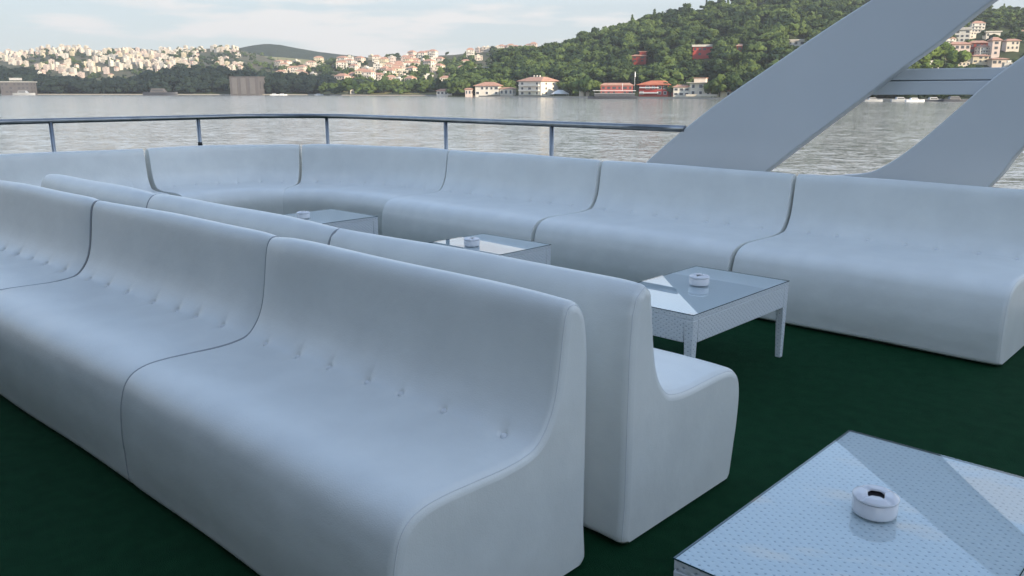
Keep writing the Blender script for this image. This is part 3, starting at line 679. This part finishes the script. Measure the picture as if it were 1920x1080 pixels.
# ------------------------------------------------------------------ trees
def ico(sub):
    bm = bmesh.new(); bmesh.ops.create_icosphere(bm, subdivisions=sub, radius=1.0)
    V = np.array([v.co[:] for v in bm.verts]); T = np.array([[v.index for v in f.verts] for f in bm.faces]); bm.free(); return V, T
ICO1 = ico(1); ICO2 = ico(2)
def crown(seed, kind='broad', leaves=70, sub=1, lobes=None):
    """unit tree crown, height about 1 (trunk base at z=0), radius about .5; triangles only"""
    g = np.random.default_rng(seed); VV = []; TT = []; n0 = 0
    I = ICO1 if sub == 1 else ICO2
    if kind == 'broad':
        nl = lobes or g.integers(5, 8); cs = []; fine = nl > 8
        for i in range(nl):
            a = 2*math.pi*i/nl + g.uniform(-.4, .4); r = g.uniform(.10, .34) if i else 0
            cs.append((r*math.cos(a), r*math.sin(a), g.uniform(.36, .80) if i else .78, g.uniform(.13, .23) if fine else g.uniform(.19, .29)))
    elif kind == 'cypress':
        cs = [(g.uniform(-.02,.02), g.uniform(-.02,.02), z, w) for z, w in ((.2,.13),(.38,.14),(.56,.125),(.73,.095),(.88,.06))]
    else:                                            # umbrella pine
        cs = [(g.uniform(-.25,.25), g.uniform(-.25,.25), g.uniform(.66,.84), g.uniform(.17,.26)) for _ in range(6)]
    for x, y, z, r in cs:
        sc = np.array([r, r, r * (.62 if kind == 'pine' else (1.5 if kind == 'cypress' else .86))])
        d = 1 + g.normal(0, .16, len(I[0])); v = I[0] * d[:,None] * sc + (x, y, z)
        VV.append(v); TT.append(I[1] + n0); n0 += len(v)
        nlf = int(leaves / len(cs))
        di = g.normal(0, 1, (nlf, 3)); di /= np.linalg.norm(di, axis=1)[:,None]; di[:,2] = np.abs(di[:,2]) * .9 - .15
        pc = di * sc * g.uniform(.95, 1.28, (nlf,1)) + (x, y, z); sz = g.uniform(.03, .065, (nlf,1)) * (1 if kind != 'cypress' else .7)
        a = g.normal(0, 1, (nlf,3)); a /= np.linalg.norm(a, axis=1)[:,None]; b_ = np.cross(a, g.normal(0,1,(nlf,3))); b_ /= np.linalg.norm(b_, axis=1)[:,None] + 1e-9
        q = np.stack([pc + a*sz, pc + b_*sz, pc - a*sz*.9, pc - b_*sz], 1).reshape(-1, 3)
        t = np.arange(nlf)[:,None]*4; TT.append(np.concatenate([t + [0,1,2], t + [0,2,3]]) + n0); VV.append(q); n0 += len(q)
    return np.concatenate(VV), np.concatenate(TT)
BROAD = [crown(100+i, 'broad', 60) for i in range(7)]; FINE = [crown(150+i, 'broad', 190, lobes=9 + i % 3) for i in range(8)]; CYP = [crown(200+i, 'cypress', 40) for i in range(3)]; PINE = [crown(300+i, 'pine', 60) for i in range(3)]
def forest(name, items, m, label, seed, BROAD=BROAD):
    """items: (pos, height, width, kind, tone) -> one mesh"""
    g = np.random.default_rng(seed); VV = []; TT = []; TN = []; n0 = 0
    for P, h, w, kind, tone in items:
        bank = BROAD if kind == 'b' else CYP if kind == 'c' else PINE
        v, t_ = bank[g.integers(len(bank))]; a = g.uniform(0, 6.28); c, s_ = math.cos(a), math.sin(a)
        vv = np.stack([(v[:,0]*c - v[:,1]*s_)*w, (v[:,0]*s_ + v[:,1]*c)*w, v[:,2]*h - .15*h], 1) + np.array(P)
        VV.append(vv); TT.append(t_ + n0); n0 += len(vv); TN.append(np.full(len(vv), tone))
    me = mesh_np(name, np.concatenate(VV), np.concatenate(TT), smooth=False)
    at_ = me.attributes.new('tone', 'FLOAT', 'POINT'); at_.data.foreach_set('value', np.concatenate(TN).astype(np.float32))
    o = link(name, me, m); tag(o, label, 'woodland', kind='stuff'); return o
clear = []                                   # (x, y, halfwidth, height) photo windows kept open in the woods for houses
HILL_HOUSES = [(1803,79,13,4),(1798,105,20,4),(1833,100,16,4),(1768,97,14,2),(1807,122,8,4),(1838,118,14,6),(1866,104,8,8),(1874,122,14,6),(1862,70,13,4),(1898,94,12,6),(1148,170,40,20),(1198,118,16,24),(1316,107,20,22),(1386,106,7,24),(1490,88,20,14),(904,133,16,6),(918,122,6,8)]
def open_at(x, y):
    for hx, hy, hw, hh in HILL_HOUSES:
        if abs(x - hx) < hw + 6 and hy - 5 < y < hy + hh + 12: return True
    return False
def scatter(hill, x0, x1, n, seed, q0=.03, q1=1.02, hgt=(8, 14), tones=(.2,.7), mix=(.78,.1,.12), keep=lambda x, q: True):
    g = np.random.default_rng(seed); out_ = []
    cnt = 0
    while cnt < n:
        x = g.uniform(x0, x1); q = g.uniform(q0, q1)
        cnt += 1
        if not keep(x, q): continue
        P = hill.point(x, q)
        yb = 168 - (P.z - EYE) / P.y * F
        if hill is near and open_at(x, yb): continue
        k = g.choice(['b','c','p'], p=mix); h = g.uniform(*hgt) * (.62 if hill is near and x > 1690 else 1); w = h * {'b': g.uniform(.85,1.25), 'c': .8, 'p': 1.1}[k]
        if k == 'c': h *= 1.15
        patch = vnoise(x/36 + 5, q*9 + 3)
        tone = np.clip(g.uniform(*tones) + (patch - .5)*.55 - (.25 if k != 'b' else 0), 0, 1)
        out_.append((P, h, w, k, tone))
    return out_
def near_keep(x, q):
    if q < .07 and 860 < x < 1400: return False
    if q < .24 and 955 < x < 1066: return False
    if q < .14 and (882 < x < 966 or 1120 < x < 1345): return False
    if x > 1690:                                   # garden town slope: far fewer trees
        return random.random() < .7
    return True
forest('hill_forest', scatter(near, 850, 2200, 3600, 11, hgt=(8,15), tones=(.0,.85), mix=(.80,.07,.13), keep=near_keep), M['forest'], 'dense mixed green woodland covering the hill behind the red houses', 21, FINE)
forest('left_shore_woods', scatter(shade, -690, 690, 1500, 12, q0=.02, q1=1.0, hgt=(10,17), tones=(.1,.6), mix=(.74,.10,.16), keep=lambda x, q: not (424 < x < 493 and q < .75)), M['shaded_leaf'], 'dark shaded woods lining the left shore', 22)
forest('village_slope_trees', scatter(mid, 390, 1070, 1500, 13, q0=.0, q1=1.0, hgt=(5,9), tones=(.05,.75), mix=(.84,.1,.06), keep=lambda x, q: vnoise(x/22, q*7) > .40), M['forest'], 'green trees scattered between the houses of the middle slope', 23)
forest('town_trees', scatter(town, -690, 600, 1500, 14, q0=.05, q1=1.0, hgt=(5,9), tones=(.05,.5), mix=(.8,.1,.1), keep=lambda x, q: vnoise(x/26, q*6+9) > .40), M['forest'], 'dark green tree clumps between the buildings of the left hillside town', 24)

# individual trees on the shore and at the feet of the hill
def tree_meshes(seed, kind, m):
    v, t_ = crown(seed, kind, 260, 2)
    cm_ = mesh_np('crown', v, t_, smooth=False); cm_.materials.append(m)
    k = MB(); k.tube([(0,0,-.03), (.01,0,.2), (.0,.01,.45), (.015,0,.62)], [.035,.028,.02,.008], 8)
    for q in range(4):
        a = q * 1.6 + seed; k.tube([(0,0,.3+.05*q), (.10*math.cos(a), .10*math.sin(a), .45+.04*q), (.2*math.cos(a), .2*math.sin(a), .58+.03*q)], [.014,.010,.004], 6)
    tm = k.mesh('trunk', True); tm.materials.append(M['trunk']); return cm_, tm
def tree(name, meshes, P, h, w, rz, label, group):
    o = empty(name, P, rz); o.scale = (w, w, h); tag(o, label, 'tree', group)
    for nm, me in zip(('crown', 'trunk'), meshes): c = bpy.data.objects.new(nm, me); COL.objects.link(c); c.parent = o
    return o
SH = [tree_meshes(400+i, 'broad', M['shore_leaf']) for i in range(4)]; BR = [tree_meshes(450+i, 'broad', M['bright_leaf']) for i in range(3)]; CP = [tree_meshes(480+i, 'cypress', M['shore_leaf']) for i in range(2)]
g = np.random.default_rng(31)
for x in list(range(868, 972, 13)) + list(range(1074, 1100, 12)) + [1108, 1118, 1240, 1258, 1335, 1350, 1362, 1376]:
    d = near.shore(x) + g.uniform(16, 30); P = at(x, 168, d); P.z = WATER_Z + .8
    h = g.uniform(8, 13); tree('shore_tree', SH[g.integers(4)], P, h, h*g.uniform(.8,1.1), g.uniform(0,6), 'green leafy tree standing among the waterfront houses', 'trees along the waterfront')
for x in range(610, 880, 11):
    d = mid.shore(x) + g.uniform(4, 26); P = at(x, 168, d); P.z = WATER_Z + .8
    h = g.uniform(9, 14); tree('shore_tree', SH[g.integers(4)], P, h, h*g.uniform(.85,1.2), g.uniform(0,6), 'bushy green tree on the low shore between the dark woods and the first white house', 'trees on the low middle shore')
for x, y, hh in ((1700,126,14),(1716,118,20),(1733,112,24),(1752,108,26),(1770,118,22),(1787,117,22),(1742,124,16),(1722,127,13),(1764,127,13)):
    q = near.q_at(x, min(y+14, 150)); P = near.point(x, max(q,.08)); P.y -= 6
    h = hh / F * P.y * 1.5; tree('garden_tree', BR[g.integers(3)], P, h, h*1.05, g.uniform(0,6), 'bright yellow-green tree just above the grey cross panel, right of the arch leg', 'bright trees seen right of the arch leg')
for x, y in ((1181, 60), (1222, 52), (1512, 26)):
    P = near.point(x, .985); h = 15
    tree('cypress_tree', CP[g.integers(2)], P, h, 12, g.uniform(0,6), 'slim dark tree poking above the wooded ridge line', 'slim trees on the ridge line')

# ------------------------------------------------------------------ houses
def far_house_mesh(wm_, rm_, storeys, w, d, gable, seed):
    g = random.Random(seed); k = MB(); H = storeys * 3.1
    k.mi = 0; k.box(-w/2, w/2, -d/2, d/2, -6, H)
    k.mi = 1
    if gable:
        e = .5; k.frustum((-w/2-e, w/2+e, -d/2-e, d/2+e), (-w*.22, w*.22, -.15, .15), H + .02, H + w*.17 + .6)
    else:
        k.box(-w/2-.3, w/2+.3, -d/2-.3, d/2+.3, H + .02, H + .5); k.mi = 0; k.box(-w*.2, w*.1, -d*.2, d*.2, H + .52, H + 2.2)
    k.mi = 2
    n = max(2, int(w / 3.0))
    for s_ in range(storeys):
        for i in range(n):
            cx = -w/2 + (i + .5) * w / n; z = s_ * 3.1 + .9
            if g.random() < .9: k.box(cx - .75, cx + .75, -d/2 - .08, -d/2 + .02, z, z + 1.5)
        nd_ = max(1, int(d / 3.4))
        for i in range(nd_):
            cy = -d/2 + (i + .5) * d / nd_; z = s_ * 3.1 + .9
            k.box(w/2 - .02, w/2 + .08, cy - .7, cy + .7, z, z + 1.5); k.box(-w/2 - .08, -w/2 + .02, cy - .7, cy + .7, z, z + 1.5)
    if g.random() < .5:
        k.mi = 0
        for s_ in range(1, storeys): k.box(-w*.3, w*.3, -d/2 - 1.1, -d/2 - .1, s_*3.1 - .15, s_*3.1 + .75)
    me = k.mesh('house')
    for q in (wm_, rm_, M['window']): me.materials.append(q)
    return me
WC = [('cream', M['cream']), ('white', M['white_wall']), ('pink', M['pink']), ('yellow', M['yellow']), ('peach', M['peach']), ('grey', M['greywall'])]
BANK = {}
for ci_, (cn_, wm_) in enumerate(WC):
    BANK[cn_] = [(far_house_mesh(wm_, M['tile'] if k_ == 0 else M['flatroof'], st, w, d, k_ == 0, 10*ci_+k_), w, st) for k_, (st, w, d) in enumerate(((3, 11, 10), (5, 13, 11), (4, 16, 11), (6, 12, 12)))]
SMALL = {cn_: [(far_house_mesh(wm_, M['tile'] if k_ < 2 else M['flatroof'], st, w, d, k_ < 2, 70+10*ci_+k_), w, st) for k_, (st, w, d) in enumerate(((2, 11, 9), (3, 12, 10), (2, 9, 8)))] for ci_, (cn_, wm_) in enumerate(WC)}
def place(bank, hill, x, q, colr, g, zone, cat, sc=1.0, yaw=None):
    me, w, st = bank[colr][g.integers(len(bank[colr]))]; P = hill.point(x, q)
    o = bpy.data.objects.new('house' if bank is SMALL else 'apartment_block', me); COL.objects.link(o); o.location = P
    o.rotation_euler = (0, 0, g.uniform(-.65, .1) if yaw is None else yaw); o.scale = (sc*g.uniform(.85,1.2), sc, sc*g.uniform(.85,1.15))
    tag(o, f'{colr} {zone}', cat, f'{colr} {zone}'); return o
g = np.random.default_rng(41)
pcol = ['cream','white','pink','yellow','peach','grey']
cnt = 0; used = []
while cnt < 290:                                   # dense town on the left
    x = g.uniform(-20, 455); q = g.uniform(.04, 1.0) ** .8
    y = 168 - (town.point(x, q).z - EYE) / town.point(x, q).y * F
    if y > 150 or y > 138 and x > 215 or vnoise(x/26, q*6+9) > .62 and q < .8: continue
    if x < 60 and y > 128: continue
    if any(abs(x-a) < 4.5 and abs(q-b_) < .035 for a, b_ in used): continue
    used.append((x, q)); cnt += 1
    place(BANK, town, x, q, pcol[g.choice(6, p=[.32,.24,.12,.12,.14,.06])], g, 'apartment block in the dense hillside town on the left', 'apartment block', .44)
cnt = 0; used = []
while cnt < 104:                                    # villages of the middle slope
    x = g.choice([g.uniform(525, 605), g.uniform(640, 830), g.uniform(640, 900), g.uniform(400, 450)], p=[.16,.5,.28,.06]); q = g.uniform(.12, .98)
    if any(abs(x-a) < 7 and abs(q-b_) < .055 for a, b_ in used): continue
    used.append((x, q)); cnt += 1
    place(SMALL, mid, x, q, pcol[g.choice(6, p=[.3,.3,.14,.08,.14,.04])], g, 'house among the trees of the middle slope', 'house', .88)
for x in (898, 908, 916, 925, 934, 941, 950, 958, 967, 975, 984, 992, 1000):
    place(SMALL, mid, x, .995, pcol[g.choice(6, p=[.3,.25,.2,.05,.2,0])], g, 'house in the row on the skyline left of the wooded hill', 'house', .8)
cnt = 0; used = []
while cnt < 50:                                    # garden town right of the arch leg
    x = g.uniform(1700, 2250); q = g.uniform(.22, 1.0)
    if any(abs(x-a) < 11 and abs(q-b_) < .07 for a, b_ in used): continue
    used.append((x, q)); cnt += 1
    place(SMALL, near, x, q, pcol[g.choice(6, p=[.34,.32,.1,.14,.08,.02])], g, 'villa on the garden slope right of the arch leg', 'house', .66)

# detailed buildings ------------------------------------------------
FRAMES = True
def window_part(parent, x0, x1, z0, z1, y, m=None, side=None, name='window'):
    k = MB()
    if side is None: k.box(x0, x1, y - .09, y + .03, z0, z1)
    else: k.box(min(side, side + (.09 if side > 0 else -.09)), max(side, side + (.09 if side > 0 else -.09)), x0, x1, z0, z1)
    w = k.build(name, M['window'] if m is None else m, parent)
    k = MB(); f = .16
    if side is None and FRAMES:
        for a in ((x0-f, x1+f, z0-f, z0-.002), (x0-f, x1+f, z1+.002, z1+f), (x0-f, x0-.002, z0, z1), (x1+.002, x1+f, z0, z1)): k.box(a[0], a[1], y - .14, y - .002, a[2], a[3])
        k.build('frame', M['boat_white'], w)
    return w
def house(name, px0, px1, ybase, dist, label, wall, roof, h, roof_h, depth, rz=0.0, storeys=2, nwin=4, overhang=.7, hip=.3, chimneys=0, cat='house', flat=False, base_z=None):
    a, b_ = at(px0, ybase, dist), at(px1, ybase, dist); w = (b_ - a).length; P = (a + b_) / 2
    if base_z is not None: P.z = base_z
    root = empty(name, P, rz); tag(root, label, cat)
    MB().box(-w/2, w/2, 0, depth, -4, h).build('wall', wall, root)
    k = MB(); e = overhang
    if flat: k.box(-w/2-e, w/2+e, -e, depth+e, h + .02, h + .02 + roof_h)
    else:
        k.box(-w/2-e, w/2+e, -e, depth+e, h + .02, h + .28); k.frustum((-w/2-e, w/2+e, -e, depth+e), (-w*hip, w*hip, depth*.42, depth*.58), h + .285, h + .28 + roof_h)
    rf = k.build('roof', roof, root)
    for c in range(chimneys): k = MB(); x = -w*.12 + c * w*.13; k.box(x-.4, x+.4, depth*.4-.4, depth*.4+.4, h + roof_h*.5, h + roof_h + 1.3); k.build('chimney', M['white_wall'], rf)
    sh = h / storeys
    for s_ in range(storeys):
        for i in range(nwin):
            if nwin > 2 and random.random() < .16: continue
            cx = -w/2 + (i + .5) * w / nwin; ww = min(1.0, w / nwin * .27) * random.uniform(.7, 1.3); window_part(root, cx - ww, cx + ww, s_*sh + sh*.28, s_*sh + sh*.78, 0)
        for i in range(2):
            cy = depth * (.3 + .4*i); window_part(root, cy - .7, cy + .7, s_*sh + sh*.3, s_*sh + sh*.75, 0, side=w/2)
    return root, w
SZ = WATER_Z + .9
house('waterfront_house', 818, 848, 180, 646, 'small white waterfront house with orange roof, leftmost on the near shore', M['white_wall'], M['tile'], 3.0, 1.4, 6, -.25, 1, 4, base_z=SZ)
house('boathouse', 872, 884, 181, 618, 'narrow pink and white boathouse left of the cream villa', M['pink'], M['tile'], 4.2, .8, 5, -.2, 1, 2, base_z=SZ)
r1, w1_ = house('waterfront_villa', 890, 936, 181, 616, 'cream waterfront villa with wide orange hip roof', M['white_wall'], M['tile'], 6.6, 2.6, 11, -.3, 2, 5, 1.2, .18, base_z=SZ)
house('villa_annexe', 936, 962, 181, 612, 'low cream annexe with orange roof right of the cream villa', M['cream'], M['tile'], 4.6, .9, 8, -.3, 1, 3, base_z=SZ)
r2, w2_ = house('white_mansion', 966, 1020, 183, 590, 'large white waterfront mansion with terracotta roof and chimneys', M['white_wall'], M['tile'], 9.6, 2.8, 19, -.72, 3, 3, 1.2, .3, 3, base_z=SZ)
for s_ in (3.2, 6.5): MB().box(-w2_/2 + 1, w2_/2 - 1, -1.6, -.16, s_ - .15, s_ + .9).build('balcony', M['white_wall'], r2)
FRAMES = False
house('long_red_house', 1126, 1186, 185, 545, 'long dull red waterfront house partly behind the moored tour boat', M['dullred'], M['tile'], 6.0, 1.4, 9, -.1, 2, 6, .5, .4, base_z=SZ + .6)
FRAMES = True
r3, w3_ = house('red_house', 1196, 1253, 186, 518, 'bright red waterfront house with orange hip roof and white balconies', M['red'], M['redtile'], 6.3, 2.4, 14, -.5, 2, 5, 1.3, .2, base_z=SZ + .5)
for s_ in (1.5, 4.6): MB().box(-w3_/2 + .8, w3_/2*.35, -1.5, -.16, s_ - .12, s_ + .5).build('balcony', M['boat_white'], r3)
r4, w4_ = house('white_villa', 1262, 1292, 185, 505, 'small white villa with terracotta roof right of the bright red house', M['white_wall'], M['tile'], 5.2, 1.2, 7, -.3, 2, 3, .6, .3, base_z=SZ + .2)
r5, w5_ = house('terraced_villa', 1292, 1334, 185, 500, 'cream villa with stepped flat roofs and a roof terrace', M['cream'], M['flatroof'], 7.6, .35, 12, -.4, 2, 3, 1.6, .3, flat=True, base_z=SZ + .2)
k = MB(); k.box(-w5_*.36, w5_*.16, 3, 8, 7.98, 10.4); pt = k.build('roof_storey', M['peach'], r5)
k = MB(); k.box(-w5_*.42, w5_*.2, 2.6, 8.5, 10.42, 10.7); k.build('roof_slab', M['tile'], pt)
MB().box(-w5_/2 - 1, w5_/2 + 4, -5, -4.6, .0, 1.3).build('garden_wall', M['cream'], r5)
house('orange_roofed_house', 1352, 1378, 185, 488, 'low yellow house with orange roof beside the arch leg at the shore', M['yellow'], M['redtile'], 3.2, 1.3, 7, .1, 1, 3, base_z=SZ)
MB()
FRAMES = False
def hill_house(name, x, y, w_px, h_px, label, wall, roof, storeys, rz, nwin, flat=False, hip=.3):
    q = near.q_at(x, y); d = near.point(x, q).y - 7
    return house(name, x - w_px/2, x + w_px/2, y, d, label, wall, roof, h_px / F * d, h_px*.22 / F * d, 9, -rz - .12, storeys, nwin, .8, hip, flat=flat)
rr, ww = hill_house('hillside_house', 1197, 117, 28, 11, 'brick red stepped house half hidden in the wooded hillside', M['darkred'], M['tile'], 2, .2, 2)
k = MB(); k.box(ww*.02, ww*.46, 2.5, 8.8, 4.4, 7.6); us = k.build('upper_storey', M['darkred'], rr)
k = MB(); k.box(-.05*ww, ww*.53, 2.0, 9.4, 7.602, 8.0); k.build('upper_roof', M['tile'], us)
hill_house('hillside_house', 1316, 106, 34, 17, 'bright red house with flat pale roof in the middle of the wooded hillside', M['red'], M['flatroof'], 2, .15, 4, True)
hill_house('hillside_house', 1386, 105, 10, 17, 'narrow brownish red house in the woods right of the bright red one', M['darkred'], M['tile'], 2, .2, 1)
hill_house('hillside_house', 1492, 86, 34, 9, 'low pale house in the woods close to the edge of the arch leg', M['white_wall'], M['flatroof'], 1, .1, 3, True)
hill_house('hillside_house', 904, 132, 26, 5, 'low pale roofed house in the trees above the cream villa', M['greywall'], M['flatroof'], 1, .1, 3, True)
hill_house('garden_villa', 1803, 79, 25, 21, 'tall plain white block house above the pink terrace, right of the arch leg', M['white_wall'], M['flatroof'], 3, .35, 3, True)
hill_house('garden_villa', 1798, 105, 36, 20, 'pink house with terracotta roof and dark openings below the tall white block', M['pink'], M['tile'], 2, .1, 4)
hill_house('garden_villa', 1833, 100, 30, 18, 'brick red villa beside the pink house, right of the arch leg', M['darkred'], M['tile'], 2, .2, 3)
hill_house('garden_villa', 1768, 97, 26, 8, 'dark timber pavilion with pale roof next to the pink house', M['brownwood'], M['flatroof'], 1, .1, 3, True)
hill_house('garden_villa', 1807, 122, 12, 8, 'small yellow cube house just above the grey cross panel', M['yellow'], M['flatroof'], 1, .1, 1, True)
hill_house('garden_villa', 1838, 118, 26, 12, 'pale yellow villa above the right end of the grey cross panel', M['yellow'], M['tile'], 2, .2, 3)
hill_house('garden_villa', 1866, 104, 14, 26, 'slim pale pink tower house left of the right arch leg', M['pink'], M['tile'], 3, .1, 1)
hill_house('garden_villa', 1874, 122, 26, 10, 'low pink house with wide roof touching the right arch leg', M['peach'], M['tile'], 1, .1, 3)
hill_house('garden_villa', 1862, 70, 24, 9, 'long low white house in the green gap of the garden slope', M['white_wall'], M['flatroof'], 1, .1, 4, True)
hill_house('garden_villa', 1898, 94, 22, 16, 'cream two-storey villa near the right edge of the photo', M['cream'], M['tile'], 2, .1, 3)
# stone fort and ferry terminal on the left shore
r, w = house('stone_building', 431, 486, 176, 800, 'big grey stone building with flat top on the dark left shore', M['stone'], M['stone'], 15.5, .5, 18, -.1, 1, 0, .3, .3, cat='building', flat=True, base_z=SZ)
for x in (-.33, -.02, .30):
    k = MB(); k.box(w*x - w*.09, w*x + w*.09, -.35, -.02, 0, 14.6); k.build('bay', M['bay'], r)
r, w = house('ferry_terminal', 3, 56, 176, 835, 'pale grey waterfront terminal with flat roof at the far left shore', M['stone'], M['greywall'], 11, .8, 14, .05, 3, 7, .8, .3, cat='building', flat=True, base_z=SZ)
k = MB(); k.box(-w*.2, w*.1, 2, 10, 12.9, 15.2); k.build('roof_hut', M['greywall'], r)
house('boathouse', 657, 672, 177, 735, 'tiny white boathouse on the low middle shore', M['white_wall'], M['flatroof'], 4, .3, 5, .1, 1, 2, flat=True, base_z=SZ)
# white canopy, gate pillars, flagpole
k = MB(); P = at(1050, 184, 575); P.z = SZ - .05
k.frustum((-5.5, 5.5, -4, 4), (-1.5, 1.5, -.4, .4), 1.6, 4.0); k.box(-5.5, 5.5, -4, 4, 1.3, 1.598)
cn_ = empty('canopy', P, .1); tag(cn_, 'white canopy tent on the quay right of the white mansion', 'canopy'); k.build('canopy_roof', M['boat_white'], cn_)
for sx in (-5.2, 5.2):
    for sy in (-3.7, 3.7): MB().tube([(sx, sy, 0), (sx, sy, 1.298)], .12, 8).build('pole', M['boat_white'], cn_)
P = at(1095, 184, 560); P.z = SZ - .05
k = MB(); k.box(-3.2, -.4, -1, 1, 0, 5.2); k.box(.6, 3.2, -1, 1, 0, 4.8); k.box(-3.6, 3.6, -1.2, 1.2, 5.202, 5.6)
o = k.build('gatehouse', M['cream']); o.location = P; tag(o, 'narrow cream gatehouse with two pillars on the quay left of the tour boat', 'gatehouse')
P = at(1189, 186, 525); P.z = SZ
fp = empty('flagpole', P); tag(fp, 'tall white flagpole rising in front of the wooded hill between the red houses', 'flagpole')
MB().tube([(0,0,0),(0,0,15)], [.12,.07], 8).build('pole', M['boat_white'], fp)
k = MB(); k.prism([(0.1,0,11.5),(.5,.2,11.7),(.45,.2,14.2),(0.1,0,14.6)], (0,.06,0)); k.build('flag', M['boat_white'], fp)

# ------------------------------------------------------------------ boats
def boat_hull(k, L_, B_, H_, sheer=.5):
    n = 14; rows = []
    for i in range(n + 1):
        u = i / n; x = -L_/2 + L_*u; w = B_/2 * (1 - max(0, (u-.55)/.45)**2.2) * (.85 + .15*min(1, u/.15)); top = H_ + sheer*(u-.4)**2*2
        rows.append([(x, -w, top), (x, -w*.8, -.5), (x, w*.8, -.5), (x, w, top)])
    vs = [[k.bm.verts.new(p) for p in r] for r in rows]
    for A, B in zip(vs, vs[1:]):
        for j in range(3): k.bm.faces.new([A[j], B[j], B[j+1], A[j+1]])
        k.bm.faces.new([A[3], B[3], B[0], A[0]])
    k.bm.faces.new(vs[0]); k.bm.faces.new(vs[-1][::-1])
P = at(1148, 189, 478); P.z = WATER_Z
tb = empty('tour_boat', P, math.pi); tb.scale = (1, 1, .88); tag(tb, 'long dark tour boat with pale roof line moored in front of the red houses', 'boat')
Lb = 90 / F * 478
k = MB(); boat_hull(k, Lb, 6, 1.5, .5); k.build('hull', M['hull_dark'], tb)
MB().box(-Lb*.44, Lb*.36, -2.3, 2.3, 1.45, 3.2).build('cabin', M['hull_dark'], tb)
MB().box(-Lb*.46, Lb*.40, -2.7, 2.7, 4.9, 5.15).build('roof', M['boat_white'], tb)
MB().box(-Lb*.45, Lb*.37, -2.6, 2.6, 3.21, 3.45).build('upper_deck_floor', M['boat_grey'], tb)
for i in range(9):
    x = -Lb*.41 + i * Lb*.09
    for sy in (-2.35, 2.38): MB().box(x, x + Lb*.055, sy - .06, sy + .03, 1.9, 2.9).build('window', M['window'], tb)
for i in range(8):
    x = -Lb*.43 + i * Lb*.115
    for sy in (-2.45, 2.45): MB().tube([(x, sy, 3.45), (x, sy, 4.9)], .07, 6).build('roof_post', M['hull_dark'], tb)
MB().tube([(-Lb*.2, 0, 5.15), (-Lb*.2, 0, 9.5)], .12, 6).build('mast', M['boat_white'], tb)
def small_boat(x, y, dist, L_, label, group=None, cab=True, rz=0.0, hull=None, cabm=None):
    P = at(x, y, dist); P.z = WATER_Z
    o = empty('motor_boat', P, rz); tag(o, label, 'boat', group)
    k = MB(); boat_hull(k, L_, L_*.26, L_*.09, .3); k.build('hull', hull or M['boat_white'], o)
    if cab:
        k = MB(); k.frustum((-L_*.28, L_*.16, -L_*.1, L_*.1), (-L_*.24, L_*.08, -L_*.085, L_*.085), L_*.09, L_*.2); c = k.build('cabin', cabm or M['boat_white'], o)
        k = MB(); k.box(-L_*.22, L_*.1, -L_*.104, -L_*.094, L_*.12, L_*.17); k.build('window', M['window'], c)
    return o
small_boat(1638, 187, 372, 8, 'small grey motor boat under the left end of the cross panel', hull=M['boat_grey'], cabm=M['boat_grey'])
small_boat(1690, 186, 374, 9, 'grey motor boat with long cabin under the cross panel, left of the pale cabin cruiser', hull=M['boat_grey'], cabm=M['boat_grey'])
small_boat(1716, 188, 362, 8, 'pale cabin cruiser sticking out furthest into the water below the cross panel')
small_boat(1752, 186, 372, 9, 'grey motor boat right of the pale cabin cruiser below the cross panel', hull=M['hull_dark'], cabm=M['boat_grey'])
small_boat(1792, 187, 368, 11, 'dark hulled motor boat at the right under the cross panel', hull=M['hull_dark'], cabm=M['hull_dark'])
small_boat(46, 176, 800, 20, 'pale motor boat moored at the terminal on the far left', hull=M['boat_grey'], cabm=M['boat_grey'])
small_boat(302, 178, 760, 30, 'long low dark ferry in front of the shaded left woods', hull=M['hull_dark'], cabm=M['stone'])
for x in (515, 530, 598, 622): small_boat(x, 176, 770, 8, 'tiny white boat lying along the dark left shore', 'tiny white boats along the dark left shore')
for x in (1400, 1500, 1870, 1960): small_boat(x, 188, 400, 9, 'small white boat moored along the near shore behind the arch', 'boats moored behind the arch')

# ------------------------------------------------------------------ air
hzm = bpy.data.materials.new('evening_haze'); hzm.use_nodes = True; nd, lk = hzm.node_tree.nodes, hzm.node_tree.links; nd.clear()
ho = nd.new('ShaderNodeOutputMaterial'); hv = nd.new('ShaderNodeVolumePrincipled'); hv.inputs['Color'].default_value = (.86, .91, .97, 1); hv.inputs['Density'].default_value = .00016; hv.inputs['Anisotropy'].default_value = .2
lk.new(hv.outputs[0], ho.inputs['Volume'])
k = MB(); k.box(-2600, 2600, -120, 2900, WATER_Z - 2, 190)
o = k.build('haze', hzm); tag(o, kind='stuff')
